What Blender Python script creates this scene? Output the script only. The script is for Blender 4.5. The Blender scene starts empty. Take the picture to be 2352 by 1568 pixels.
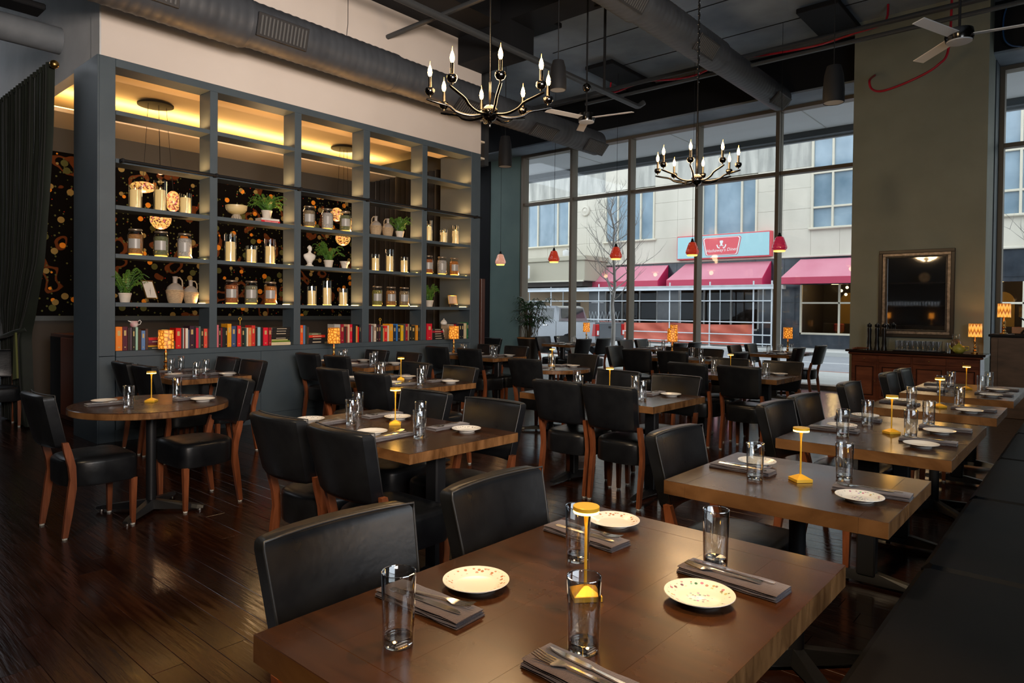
import bpy, math, random
from mathutils import Vector, Matrix
R = math.radians; PI = math.pi
C = bpy.context.scene.collection
SC = bpy.context.scene
# ------------------------------------------------------------------ camera, world, lights, exposure
def make_camera():
    F, yaw, pitch, roll, cyy, X, h = 1546.38, 0.71646, -0.014629, 0.010461, 734.67, 7.7256, 1.42
    f = Vector((-math.sin(yaw)*math.cos(pitch), math.cos(yaw)*math.cos(pitch), math.sin(pitch)))
    r = Vector((math.cos(yaw), math.sin(yaw), 0)); u = r.cross(f)
    r2 = math.cos(roll)*r + math.sin(roll)*u; u2 = -math.sin(roll)*r + math.cos(roll)*u
    cd = bpy.data.cameras.new('camera'); co = bpy.data.objects.new('camera', cd); C.objects.link(co)
    m = Matrix(((r2.x, u2.x, -f.x, X), (r2.y, u2.y, -f.y, 0), (r2.z, u2.z, -f.z, h), (0, 0, 0, 1)))
    co.matrix_world = m
    cd.sensor_width = 36; cd.lens = F*36/2352; cd.shift_y = (cyy-784)/2352
    cd.clip_start = .05; cd.clip_end = 300
    SC.camera = co
make_camera()
SC.view_settings.view_transform = 'Standard'; SC.view_settings.look = 'None'
SC.view_settings.gamma = 1; SC.view_settings.use_curve_mapping = False
SC.view_settings.exposure = 0.32
SC.cycles.use_denoising = True
SC.cycles.max_bounces = 8; SC.cycles.diffuse_bounces = 2; SC.cycles.glossy_bounces = 3
SC.cycles.transmission_bounces = 6; SC.cycles.transparent_max_bounces = 14
SC.cycles.use_adaptive_sampling = True; SC.cycles.adaptive_threshold = .06
SC.cycles.caustics_reflective = False; SC.cycles.caustics_refractive = False
SC.cycles.sample_clamp_indirect = 3.0
W = bpy.data.worlds.new('overcast_sky'); SC.world = W; W.use_nodes = True
WB = W.node_tree.nodes['Background']; WB.inputs[0].default_value = (.88, .93, 1, 1); WB.inputs[1].default_value = 2.15
def area(name, loc, to, sx, sy, power, col, spread=None):
    l = bpy.data.lights.new(name, 'AREA'); l.shape = 'RECTANGLE'; l.size = sx; l.size_y = sy; l.energy = power; l.color = col
    if spread: l.spread = R(spread)
    o = bpy.data.objects.new(name, l); C.objects.link(o); o.location = loc
    o.rotation_euler = (Vector(to)-Vector(loc)).to_track_quat('-Z', 'Y').to_euler(); return o
def point(name, loc, power, col, rad=.03):
    l = bpy.data.lights.new(name, 'POINT'); l.energy = power; l.color = col; l.shadow_soft_size = rad
    o = bpy.data.objects.new(name, l); C.objects.link(o); o.location = loc; return o
area('side_window_daylight', (10.6, 2.5, 2.6), (4, 5.5, 4.4), 5.0, 2.6, 170, (.86, .93, 1))
area('rear_wall_fill', (9.2, .2, 2.3), (0, 5.0, 4.5), 1.6, 1.0, 125, (1, .84, .72), 75)  # added fill behind the camera to brighten the white wall, no fixture there
area('ceiling_spot', (7.15, 3.3, 5.9), (7.0, 1.25, .75), .14, .14, 5.5, (1, .50, .14), 26)
area('rear_down_light', (6.2, -1.2, 5.2), (6.6, 3.2, .7), .5, .5, 60, (1, .74, .45), 100)
o = area('cove_light', (-2.72, 5.4, 4.05), (-2.72, 5.4, 5), .10, 5.4, 40, (1, .60, .19)); o.rotation_euler = (PI, R(-12), 0)
area('street_daylight', (1.0, 14.6, 5.35), (0, 22, 0), .1, .1, .1, (1, 1, 1))
bpy.data.objects.remove(bpy.data.objects['street_daylight'])
point('private_room_fill', (-2.0, 5.4, 3.2), 14, (1, .62, .30), .15)  # added fill that lifts the private room ceiling, no lamp hangs here
# ------------------------------------------------------------------ materials
def mat(name, col=(.5, .5, .5), rough=.5, metal=0, **k):
    m = bpy.data.materials.new(name); m.use_nodes = True; b = m.node_tree.nodes['Principled BSDF']
    b.inputs['Base Color'].default_value = (*col, 1); b.inputs['Roughness'].default_value = rough; b.inputs['Metallic'].default_value = metal
    for a, v in k.items():
        b.inputs[{'spec': 'Specular IOR Level', 'trans': 'Transmission Weight', 'ior': 'IOR', 'coat': 'Coat Weight', 'sheen': 'Sheen Weight', 'estr': 'Emission Strength', 'ecol': 'Emission Color', 'alpha': 'Alpha', 'crough': 'Coat Roughness'}[a]].default_value = (*v, 1) if a == 'ecol' else v
    return m
def N(m, t, **k):
    n = m.node_tree.nodes.new('ShaderNode'+t)
    for a, v in k.items():
        if a in n.inputs: n.inputs[a].default_value = v
        else: setattr(n, a, v)
    return n
def L(m, a, b): m.node_tree.links.new(a, b)
def coords(m, kind='Object', scale=(1, 1, 1), loc=(0, 0, 0)):
    t = N(m, 'TexCoord'); mp = N(m, 'Mapping'); mp.inputs['Scale'].default_value = scale; mp.inputs['Location'].default_value = loc
    L(m, t.outputs[kind], mp.inputs['Vector']); return mp.outputs[0]
def ramp(m, fac, stops):
    r = N(m, 'ValToRGB'); e = r.color_ramp.elements
    while len(e) < len(stops): e.new(.5)
    for el, (p, c) in zip(e, stops): el.position = p; el.color = (*c, 1)
    L(m, fac, r.inputs[0]); return r.outputs[0]
def bsdf(m): return m.node_tree.nodes['Principled BSDF']
def noisy(m, c1, c2, scale=5, stretch=(1, 1, 1), kind='Object', bump=0, detail=4, bscale=None, rough=None):
    v = coords(m, kind, stretch); n = N(m, 'TexNoise', Scale=scale, Detail=detail); L(m, v, n.inputs['Vector'])
    L(m, ramp(m, n.outputs['Fac'], [(.3, c1), (.7, c2)]), bsdf(m).inputs['Base Color'])
    if bump:
        n2 = n
        if bscale: n2 = N(m, 'TexNoise', Scale=bscale, Detail=3); L(m, v, n2.inputs['Vector'])
        bp = N(m, 'Bump', Strength=bump, Distance=.01); L(m, n2.outputs['Fac'], bp.inputs['Height']); L(m, bp.outputs[0], bsdf(m).inputs['Normal'])
    if rough:
        L(m, ramp(m, n.outputs['Fac'], [(.3, (rough[0],)*3), (.7, (rough[1],)*3)]), bsdf(m).inputs['Roughness'])
    return m
leather = noisy(mat('black_leather', rough=.34, spec=.32), (.0065, .007, .0085), (.011, .012, .0135), 9, bump=.05, bscale=45, rough=(.27, .38))
stitch = mat('leather_piping', (.03, .031, .033), .4)
chairwood = noisy(mat('cherry_chair_wood', rough=.35), (.14, .038, .013), (.26, .080, .030), 6, (8, 8, 1))
glide = mat('nylon_glide', (.7, .68, .62), .4)
def wood_top():
    m = mat('walnut_table_wood', rough=.2, spec=.55)
    v = coords(m, 'Object', (1.6, 11, 3)); n = N(m, 'TexNoise', Scale=2.2, Detail=7, Distortion=.6); L(m, v, n.inputs['Vector'])
    info = N(m, 'ObjectInfo'); ad = N(m, 'Math', operation='MULTIPLY_ADD'); L(m, info.outputs['Random'], ad.inputs[0]); ad.inputs[1].default_value = .22; L(m, n.outputs['Fac'], ad.inputs[2])
    top = ramp(m, ad.outputs[0], [(.35, (.016, .0062, .0022)), (.95, (.055, .020, .0065))])
    side = ramp(m, n.outputs['Fac'], [(.3, (.075, .031, .010)), (.75, (.25, .12, .045))])
    g = N(m, 'NewGeometry'); s = N(m, 'SeparateXYZ'); L(m, g.outputs['True Normal'], s.inputs[0])
    gt = N(m, 'Math', operation='GREATER_THAN'); L(m, s.outputs['Z'], gt.inputs[0]); gt.inputs[1].default_value = .5  # upward faces take the dark tone, side faces the lighter one
    mx = N(m, 'Mix', data_type='RGBA'); L(m, gt.outputs[0], mx.inputs[0]); L(m, side, mx.inputs[6]); L(m, top, mx.inputs[7]); L(m, mx.outputs[2], bsdf(m).inputs['Base Color'])
    n3 = N(m, 'TexNoise', Scale=3, Detail=5); L(m, coords(m), n3.inputs['Vector'])
    L(m, ramp(m, n3.outputs['Fac'], [(.3, (.17,)*3), (.75, (.34,)*3)]), bsdf(m).inputs['Roughness'])
    return m
tablewood = wood_top()
blackiron = mat('black_cast_iron', (.012, .012, .013), .38, spec=.5)
def plank_mat():
    m = mat('dark_stained_floorboard', rough=.2, spec=.38)
    v = coords(m, 'Object', (.9, 12, 1)); n = N(m, 'TexNoise', Scale=3, Detail=8, Distortion=.8); L(m, v, n.inputs['Vector'])
    info = N(m, 'ObjectInfo'); ad = N(m, 'Math', operation='MULTIPLY_ADD'); L(m, info.outputs['Random'], ad.inputs[0]); ad.inputs[1].default_value = .35; L(m, n.outputs['Fac'], ad.inputs[2])
    L(m, ramp(m, ad.outputs[0], [(.3, (.010, .0035, .002)), (.7, (.024, .0075, .0035)), (1, (.055, .017, .005))]), bsdf(m).inputs['Base Color'])
    bp = N(m, 'Bump', Strength=.22, Distance=.004); n2 = N(m, 'TexNoise', Scale=5, Detail=3); L(m, coords(m, 'Object', (1.2, 14, 1)), n2.inputs['Vector']); L(m, n2.outputs['Fac'], bp.inputs['Height']); L(m, bp.outputs[0], bsdf(m).inputs['Normal'])
    L(m, ramp(m, n.outputs['Fac'], [(.3, (.12,)*3), (.8, (.27,)*3)]), bsdf(m).inputs['Roughness'])
    return m
floorwood = plank_mat()
floordark = mat('floor_joint_dark', (.006, .003, .002), .6)
shelfpaint = noisy(mat('slate_blue_grey_paint', rough=.5), (.052, .073, .090), (.063, .087, .105), 3, bump=.05, bscale=120)
whitewall = noisy(mat('warm_white_plaster', rough=.8), (.60, .54, .49), (.64, .58, .53), 1.2)
pillarpaint = noisy(mat('olive_grey_paint', rough=.6), (.225, .24, .19), (.28, .295, .235), 1.5, bump=.04, bscale=60)
tealpaint = noisy(mat('dusky_teal_paint', rough=.6), (.105, .175, .175), (.14, .22, .21), 1.2)
greywall = noisy(mat('pale_grey_plaster', rough=.8), (.50, .52, .53), (.60, .62, .63), 2, bump=.1, bscale=80)
darkwall = mat('dark_back_wall', (.03, .032, .034), .7)
concrete = noisy(mat('dark_painted_concrete', rough=.75), (.18, .225, .28), (.33, .40, .47), 1.1, bump=.3, bscale=14, detail=8)
blackpaint = mat('matt_black_paint', (.009, .010, .012), .65, spec=.2)
ductm = noisy(mat('grey_spiral_duct_metal', rough=.5), (.034, .039, .048), (.050, .057, .068), 4)
pipem = mat('black_painted_pipe', (.045, .05, .055), .5)
grille = mat('dark_grille', (.02, .02, .022), .5); grille2 = mat('grey_grille_slat', (.075, .078, .08), .5)
redcable = mat('red_cable', (.45, .01, .03), .45); bluecable = mat('blue_cable', (.02, .09, .25), .45)
mullion = mat('bronze_window_frame', (.17, .145, .11), .45, .2)
steel = mat('polished_steel', (.75, .73, .70), .18, 1)
black_chrome = mat('black_chrome', (.09, .085, .08), .16, 1)
brass = mat('aged_brass', (.55, .33, .10), .28, 1)
goldpaint = mat('yellow_gold_lacquer', (.72, .42, .035), .35, .25)
def emis(name, col, s, base=(0, 0, 0)):
    return mat(name, base, .5, ecol=col, estr=s)
bulbm = emis('candle_bulb_glow', (1, .50, .13), 45)
bulbtip = emis('candle_bulb_tip', (1, .45, .10), 8)
ledgold = emis('table_lamp_led', (1, .55, .10), 9)
flamem = emis('candle_flame', (1, .50, .12), 14)
puckm = emis('shelf_puck_light', (1, .62, .18), 9)
def thin_glass(name, tint=(1, 1, 1), refl=(.9, .95, 1), ior=1.5, gl=1.0):
    m = bpy.data.materials.new(name); m.use_nodes = True; nt = m.node_tree; nt.nodes.clear()
    o = nt.nodes.new('ShaderNodeOutputMaterial'); mx = nt.nodes.new('ShaderNodeMixShader'); lw = nt.nodes.new('ShaderNodeLayerWeight'); lw.inputs[0].default_value = .5; fr = nt.nodes.new('ShaderNodeMath'); fr.operation = 'POWER'; fr.inputs[1].default_value = 3.5; f2 = nt.nodes.new('ShaderNodeMath'); f2.operation = 'MULTIPLY_ADD'; f2.inputs[1].default_value = .8; f2.inputs[2].default_value = .045; nt.links.new(lw.outputs['Facing'], fr.inputs[0]); nt.links.new(fr.outputs[0], f2.inputs[0])
    t = nt.nodes.new('ShaderNodeBsdfTransparent'); t.inputs[0].default_value = (*tint, 1); g = nt.nodes.new('ShaderNodeBsdfGlossy'); g.inputs[0].default_value = (*refl, 1); g.inputs[1].default_value = .03
    mu = nt.nodes.new('ShaderNodeMath'); mu.operation = 'MULTIPLY'; mu.inputs[1].default_value = gl
    nt.links.new(f2.outputs[0], mu.inputs[0]); nt.links.new(mu.outputs[0], mx.inputs[0]); nt.links.new(t.outputs[0], mx.inputs[1]); nt.links.new(g.outputs[0], mx.inputs[2]); nt.links.new(mx.outputs[0], o.inputs[0])
    return m
paneglass = thin_glass('window_glass', (.94, .97, .97), gl=.6)
shopglass = thin_glass('shopfront_glass', (.75, .76, .78), gl=.22)
vaseglass = thin_glass('thin_clear_glass', (.93, .92, .88), gl=1.6)
solidglass = mat('tumbler_glass', (1, 1, 1), .0, trans=1.0, ior=1.45)
tumblerglass = thin_glass('tumbler_glass', (.97, .97, .96), gl=2.8)
lipglass = thin_glass('glass_lip', (.97, .97, .96), gl=7)
cityglass = noisy(mat('blue_reflective_glass', rough=.08, spec=1.0), (.10, .17, .23), (.34, .44, .52), .55, (1, 1, .7), 'Object')
china = mat('white_china', (.78, .76, .71), .18, spec=.6)
def plate_mat(name, kind):
    m = mat(name, (.78, .76, .71), .16, spec=.6)
    t = N(m, 'TexCoord'); s = N(m, 'VectorMath', operation='LENGTH'); mp = N(m, 'Mapping'); mp.inputs['Scale'].default_value = (1, 1, 0); L(m, t.outputs['Object'], mp.inputs[0]); L(m, mp.outputs[0], s.inputs[0])
    vo = N(m, 'TexVoronoi', Scale=95 if kind else 60); L(m, t.outputs['Object'], vo.inputs['Vector'])
    inb = N(m, 'Math', operation='LESS_THAN'); L(m, vo.outputs['Distance'], inb.inputs[0]); inb.inputs[1].default_value = .38
    rg = ramp(m, s.outputs['Value'], [(0, (1,)*3 if kind == 2 else (0,)*3), (.026, (1,)*3 if kind == 2 else (0,)*3), (.030, (0,)*3), (.056, (0,)*3), (.059, (1,)*3), (.070, (1,)*3), (.073, (0,)*3)])
    rr = m.node_tree.nodes[-1]
    mu = N(m, 'Math', operation='MULTIPLY'); L(m, rg, mu.inputs[0]); L(m, inb.outputs[0], mu.inputs[1])
    hs = N(m, 'HueSaturation', Saturation=.8, Value=.55); L(m, vo.outputs['Color'], hs.inputs['Color'])
    mx = N(m, 'Mix', data_type='RGBA'); mx.inputs[6].default_value = (.78, .76, .71, 1)
    L(m, mu.outputs[0], mx.inputs[0])
    if kind == 1: mx.inputs[7].default_value = (.42, .20, .10, 1)
    elif kind == 3: mx.inputs[7].default_value = (.30, .28, .25, 1)
    else: L(m, hs.outputs[0], mx.inputs[7])
    L(m, mx.outputs[2], bsdf(m).inputs['Base Color']); return m
plate_mats = [china, plate_mat('rose_sprig_china', 1), plate_mat('bouquet_china', 2), plate_mat('scroll_rim_china', 3)]
napkinm = noisy(mat('plum_grey_napkin', rough=.85, sheen=.3), (.040, .028, .032), (.065, .047, .053), 30, bump=.3, bscale=400)
terracotta = noisy(mat('whitewashed_pot', rough=.8), (.55, .50, .42), (.66, .60, .52), 12)
fernm = noisy(mat('fern_green_leaf', rough=.5), (.035, .11, .015), (.12, .25, .03), 9)
palmm = noisy(mat('dark_palm_leaf', rough=.4), (.010, .035, .012), (.03, .08, .025), 9)
def wallpaper():
    m = mat('dark_floral_wallpaper', rough=.9, spec=.05); v = coords(m, 'Object')
    vo = N(m, 'TexVoronoi', Scale=5.6, Randomness=.9); L(m, v, vo.inputs['Vector'])
    lt = N(m, 'Math', operation='LESS_THAN'); L(m, vo.outputs['Distance'], lt.inputs[0]); lt.inputs[1].default_value = .27
    sp = N(m, 'SeparateColor'); L(m, vo.outputs['Color'], sp.inputs[0])
    hue = ramp(m, sp.outputs[0], [(0, (.85, .30, .03)), (.45, (.85, .30, .03)), (.5, (.45, .02, .01)), (.7, (.30, .22, .08)), (.94, (.10, .11, .04)), (1, (.10, .11, .04))])
    m.node_tree.nodes[-1].color_ramp.interpolation = 'CONSTANT'
    wv = N(m, 'TexWave', Scale=2.2, Distortion=9, Detail=2); L(m, v, wv.inputs['Vector'])
    vine = ramp(m, wv.outputs['Fac'], [(.94, (0,)*3), (.97, (1,)*3)])
    vs = N(m, 'TexVoronoi', Scale=20); L(m, v, vs.inputs['Vector']); l2 = N(m, 'Math', operation='LESS_THAN'); L(m, vs.outputs['Distance'], l2.inputs[0]); l2.inputs[1].default_value = .27
    s2 = N(m, 'SeparateColor'); L(m, vs.outputs['Color'], s2.inputs[0]); g2 = N(m, 'Math', operation='GREATER_THAN'); L(m, s2.outputs[1], g2.inputs[0]); g2.inputs[1].default_value = .55
    mu = N(m, 'Math', operation='MULTIPLY'); L(m, l2.outputs[0], mu.inputs[0]); L(m, g2.outputs[0], mu.inputs[1])
    a = N(m, 'Mix', data_type='RGBA'); L(m, vine, a.inputs[0]); a.inputs[6].default_value = (.004, .0035, .0035, 1); a.inputs[7].default_value = (.13, .04, .014, 1)
    leafc = ramp(m, s2.outputs[0], [(0, (.10, .11, .04)), (.6, (.10, .11, .04)), (.62, (.40, .13, .03)), (.9, (.5, .04, .02))])
    b = N(m, 'Mix', data_type='RGBA'); L(m, mu.outputs[0], b.inputs[0]); L(m, a.outputs[2], b.inputs[6]); L(m, leafc, b.inputs[7])
    c = N(m, 'Mix', data_type='RGBA'); L(m, lt.outputs[0], c.inputs[0]); L(m, b.outputs[2], c.inputs[6]); L(m, hue, c.inputs[7]); L(m, c.outputs[2], bsdf(m).inputs['Base Color'])
    return m
paperm = wallpaper()
velvet = noisy(mat('dark_green_velvet', rough=.75, sheen=.08), (.003, .0065, .003), (.0065, .012, .005), 6)
blackvelvet = mat('black_velvet_curtain', (.012, .010, .009), .9, sheen=.3)
creamceil = mat('cream_plaster_ceiling', (.78, .66, .48), .8)
tanpanel = mat('taupe_band', (.16, .14, .12), .8)
def flat(name, col, rough=.6, **k): return mat(name, col, rough, **k)
# ------------------------------------------------------------------ mesh helpers
class MB:
    def __init__(s): s.v = []; s.f = []
    def add(s, vs, fs):
        o = len(s.v); s.v += [tuple(x) for x in vs]; s.f += [tuple(i+o for i in f) for f in fs]; return s
    def box(s, x0, x1, y0, y1, z0, z1):
        return s.add([(x0, y0, z0), (x1, y0, z0), (x1, y1, z0), (x0, y1, z0), (x0, y0, z1), (x1, y0, z1), (x1, y1, z1), (x0, y1, z1)],
                     [(3, 2, 1, 0), (4, 5, 6, 7), (0, 1, 5, 4), (1, 2, 6, 5), (2, 3, 7, 6), (3, 0, 4, 7)])
    def loft(s, rings, cap=True, closed=True):
        n = len(rings[0]); vs = [p for r in rings for p in r]; fs = []
        for i in range(len(rings)-1):
            for j in range(n if closed else n-1):
                a = i*n+j; b = i*n+(j+1) % n; fs.append((a, b, b+n, a+n))
        if cap: fs.append(tuple(range(n-1, -1, -1))); fs.append(tuple((len(rings)-1)*n+j for j in range(n)))
        return s.add(vs, fs)
    def rbox(s, x0, x1, y0, y1, z0, z1, b=.005, c=None):
        c = b if c is None else c
        def ring(z, i): 
            X0, X1, Y0, Y1 = x0+i, x1-i, y0+i, y1-i; k = max(c-i*.6, .0005)
            return [(X0+k, Y0, z), (X1-k, Y0, z), (X1, Y0+k, z), (X1, Y1-k, z), (X1-k, Y1, z), (X0+k, Y1, z), (X0, Y1-k, z), (X0, Y0+k, z)]
        return s.loft([ring(z0, b), ring(z0+b, 0), ring(z1-b, 0), ring(z1, b)])
    def lathe(s, prof, n=24, c=(0, 0, 0), cap=False):
        return s.loft([[(c[0]+r*math.cos(2*PI*j/n), c[1]+r*math.sin(2*PI*j/n), c[2]+z) for j in range(n)] for r, z in prof], cap)
    def tube(s, path, rad, n=8, cap=True):
        P = [Vector(p) for p in path]; rs = rad if isinstance(rad, (list, tuple)) else [rad]*len(P); rings = []; u = None
        for i, p in enumerate(P):
            t = (P[min(i+1, len(P)-1)]-P[max(i-1, 0)]).normalized()
            if u is None: u = t.orthogonal().normalized()
            u = (u-t*u.dot(t)); u = u.normalized() if u.length > 1e-6 else t.orthogonal().normalized()
            w = t.cross(u); rings.append([p+rs[i]*(u*math.cos(2*PI*j/n)+w*math.sin(2*PI*j/n)) for j in range(n)])
        return s.loft(rings, cap)
    def prism(s, poly, axis, a, b):
        def P(u, v, w): return {'x': (w, u, v), 'y': (u, w, v), 'z': (u, v, w)}[axis]
        return s.loft([[P(u, v, a) for u, v in poly], [P(u, v, b) for u, v in poly]])
    def sph(s, c, r, n=12, m=8, sz=1):
        return s.lathe([(max(r*math.sin(PI*i/m), .0001), -r*math.cos(PI*i/m)*sz) for i in range(m+1)], n, c)
    def xf(s, M):
        s.v = [tuple(M @ Vector(v)) for v in s.v]; return s
def mesh(name, mb, mt, smooth=None):
    me = bpy.data.meshes.new(name); me.from_pydata(mb.v, [], mb.f); me.validate(); me.materials.append(mt)
    import bmesh
    bm = bmesh.new(); bm.from_mesh(me); bmesh.ops.recalc_face_normals(bm, faces=bm.faces); bm.to_mesh(me); bm.free()
    if smooth is not None:
        me.shade_smooth()
        if smooth < 180: me.set_sharp_from_angle(angle=R(smooth))
    return me
def obj(name, mb, mt, parent=None, loc=(0, 0, 0), rz=0, smooth=None):
    me = mb if isinstance(mb, bpy.types.Mesh) else mesh(name, mb, mt, smooth)
    o = bpy.data.objects.new(name, me); C.objects.link(o); o.location = loc; o.rotation_euler = (0, 0, rz)
    if parent: o.parent = parent
    return o
def tag(o, label=None, cat=None, group=None, kind=None):
    if label: o['label'] = label
    if cat: o['category'] = cat
    if group: o['group'] = group
    if kind: o['kind'] = kind
    return o
def empty(name, label, cat, loc=(0, 0, 0), rz=0, group=None):
    o = bpy.data.objects.new(name, None); C.objects.link(o); o.location = loc; o.rotation_euler = (0, 0, rz); o.empty_display_size = .1
    return tag(o, label, cat, group)
KIDS = {}
def dup(root, loc, rz, label=None, group=None):
    def cp(o, par):
        c = o.copy(); C.objects.link(c)
        if par: c.parent = par
        for k in [x for x in ALLOF(o)]: cp(k, c)
        return c
    r = cp(root, None); r.location = loc; r.rotation_euler = (0, 0, rz)
    if label: r['label'] = label
    if group: r['group'] = group
    return r
_kc = {}
def ALLOF(o):
    if o.name not in _kc: _kc[o.name] = list(o.children)
    return _kc[o.name]
def struct(name, mb, mt, parent=None, smooth=None):
    o = obj(name, mb, mt, parent, smooth=smooth); 
    if not parent: o['kind'] = 'structure'
    return o
def part(name, mb, mt, parent, smooth=None, loc=(0, 0, 0), label=None):
    o = obj(name, mb, mt, parent, loc, smooth=smooth)
    if label: o['label'] = label
    return o
random.seed(7)
# ------------------------------------------------------------------ room shell
Y0, YW, XR = -4.6, 13.34, 10.8
fl = struct('floor', MB().box(-9, XR, Y0, YW+.25, -.12, -.022), floordark)
plank_meshes = {}
def plank(x0, x1, y, w=.1293):
    Ln = round(x1-x0, 2)
    if Ln not in plank_meshes:
        plank_meshes[Ln] = mesh('plank', MB().rbox(0, Ln-.0012, 0.0006, w-.0006, -.022, 0, .0012), floorwood)
    o = bpy.data.objects.new('plank', plank_meshes[Ln]); C.objects.link(o); o.location = (x0, y, 0); o.parent = fl; return o
rows = int((YW-Y0)/.1293)+1
far = MB(); npl = 0
for k in range(rows):
    y = .776-.1293*41+.1293*k
    if y > YW+.1: break
    xs = -8.9 if y > 8 or y < 2.4 else -3.7
    x = xs-random.choice([0, .4, .8, 1.2]); 
    while x < XR:
        ln = random.choice([1.2, 1.5, 1.8, 2.1]); 
        near = -.3 < y < 6.2 and x+ln > 1.2+max(0, (2.5-y))*0 and x < 7.3 and (7.73-x)*.657+y*.754 > .5 and npl < 290
        if near: plank(x, x+ln, y); npl += 1
        else:
            a, b = max(x, xs), min(x+ln-.0012, XR)
            if b > a: far.rbox(a, b, y+.0006, y+.1287, -.022, 0, .0012)
        x += ln
o = part('plank_field', far, floorwood, fl); o['kind'] = 'stuff'
# main ceiling and beams
ce = struct('ceiling', MB().box(-6, XR, Y0, YW+.3, 6.2, 6.4), concrete)
bm1 = MB().box(.0, XR, 7.50, 8.05, 5.72, 6.2); struct('trim_1', bm1, blackpaint)
struct('trim_2', MB().box(.0, 1.1, 7.50, 8.05, 5.30, 5.72), blackpaint)
struct('trim_3', MB().box(-6, XR, 12.63, YW+.3, 5.45, 6.2), blackpaint)
struct('trim_4', MB().box(-6, XR, 12.66, YW+.12, 5.415, 5.45), concrete)
struct('trim_5', MB().box(-.2, .9, Y0, 7.5, 5.72, 6.2), blackpaint)
for k in range(7): part('formwork_seam', MB().box(-.0, XR-.1, 3.2+k*1.35-.006, 3.2+k*1.35+.006, 6.19, 6.2), blackpaint, ce)
# outer shell of the room behind and beside the camera
struct('wall_back', MB().box(-9, XR, Y0-.15, Y0, 0, 6.4), darkwall)
struct('wall_right', MB().box(XR, XR+.15, Y0, YW+.3, 0, 6.4), darkwall)
# white bulkhead above the bookcase
struct('wall_left', MB().box(-.25, 0, 2.44, 8.045, 3.985, 5.72), whitewall)
struct('wall_left_end', MB().box(-4.2, -.25, 2.44, 2.56, 3.985, 6.2).box(-.25, -.001, 2.425, 2.44, 3.985, 6.2), greywall)
struct('wall_left_far', MB().box(-9, -3.02, 2.44, 2.56, 0, 3.985).box(-9, -4.2, 2.44, 2.56, 3.985, 6.2), noisy(mat('blue_grey_wall', rough=.75), (.22, .27, .30), (.28, .33, .36), 2, bump=.1, bscale=60))
struct('wall_left_outer', MB().box(-9.15, -9, Y0, YW, 0, 6.4), darkwall)
# private room behind the bookcase
struct('wall_private_back', MB().box(-3.75, -3.6, 2.56, 8.4, 0, 5.0), mat('private_room_wall', (.05, .045, .04), .8))
struct('wall_private_paper', MB().box(-3.6, -3.59, 2.56, 8.4, 1.27, 3.63), paperm)
struct('trim_6', MB().box(-3.6, -3.585, 2.56, 8.4, 3.63, 3.97), mat('grey_frieze_paint', (.06, .058, .052), .7))
struct('trim_7', MB().box(-3.6, -3.57, 2.56, 8.4, 1.20, 1.27), shelfpaint)
struct('ceiling_private', MB().box(-3.6, -2.62, 2.56, 8.4, 3.97, 4.02).box(-3.6, -.25, 2.56, 8.4, 4.27, 4.3).box(-.8, -.25, 2.56, 8.4, 3.99, 4.02), creamceil)
struct('trim_8', MB().box(-2.66, -2.63, 2.56, 8.35, 4.02, 4.035), emis('cove_led_strip', (1, .60, .15), 6))
struct('wall_private_end', MB().box(-3.6, -.25, 8.4, 8.5, 3.9, 6.2), darkwall)
cur = MB()
nn = 90; rings = []
for z in (0.02, 3.95):
    rings.append([(-3.4+2.5*j/nn, 8.35+.06*math.sin(j*1.1)+.02*math.sin(j*2.7), z) for j in range(nn+1)])
cur.loft(rings, cap=False, closed=False)
tag(obj('dark_curtain', cur, blackvelvet, smooth=180), 'full height black velvet curtain closing the far end of the room behind the bookcase', 'curtain')
# walls of the window side
struct('wall_window_dark', MB().box(-9, -4.7, YW-.02, YW+.3, 0, 6.2), blackpaint)
tag(obj('wooden_post', MB().rbox(-.73, -.63, 8.75, 8.85, 0, 1.98, .006), mat('brown_post_wood', (.07, .022, .012), .4)), 'narrow brown wooden post standing just past the far end of the bookcase', 'post')
struct('wall_window_left', MB().box(-4.7, -3.66, YW, YW+.3, 0, 6.2), tealpaint)
struct('wall_pillar', MB().box(4.62, 6.45, 12.1, YW+.3, 0, 6.2), pillarpaint)
struct('baseboard_back', MB().box(-8, -3.66, YW-.02, YW, 0, .14), blackpaint)
# ------------------------------------------------------------------ shop window
def shop_window(name, xs, x_end, frame, head=5.35, trans=4.15):
    w = struct(name, MB().box(xs[0]-.06, x_end+.05, YW+.02, YW+.24, head, head+.075), frame)
    part('sill', MB().box(xs[0]-.06, x_end+.05, YW-.02, YW+.26, 0, .07), frame, w)
    for a, b in zip(xs, xs[1:]+[x_end]):
        part('transom_bar', MB().rbox(a+.03, b-.03, YW+.04, YW+.20, trans-.035, trans+.035, .004), frame, w)
        part('pane', MB().box(a+.03, b-.03, YW+.115, YW+.121, .07, trans-.035), paneglass, w)
        part('pane', MB().box(a+.03, b-.03, YW+.115, YW+.121, trans+.035, head), paneglass, w)
    for x in xs+[x_end]:
        part('mullion', MB().rbox(x-.035, x+.035, YW+.0, YW+.24, .07, head, .004), frame, w)
    return w
shop_window('window_1', [-3.594, -2.031, -.396, 1.255, 2.938], 4.65, mullion)
shop_window('window_2', [6.50, 8.2], 9.9, mullion)
struct('wall_window_right', MB().box(9.95, XR, YW, YW+.3, 0, 6.2), tealpaint)
struct('trim_9', MB().box(6.45, 6.465, 12.9, YW, 0, 5.4), shelfpaint)
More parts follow.
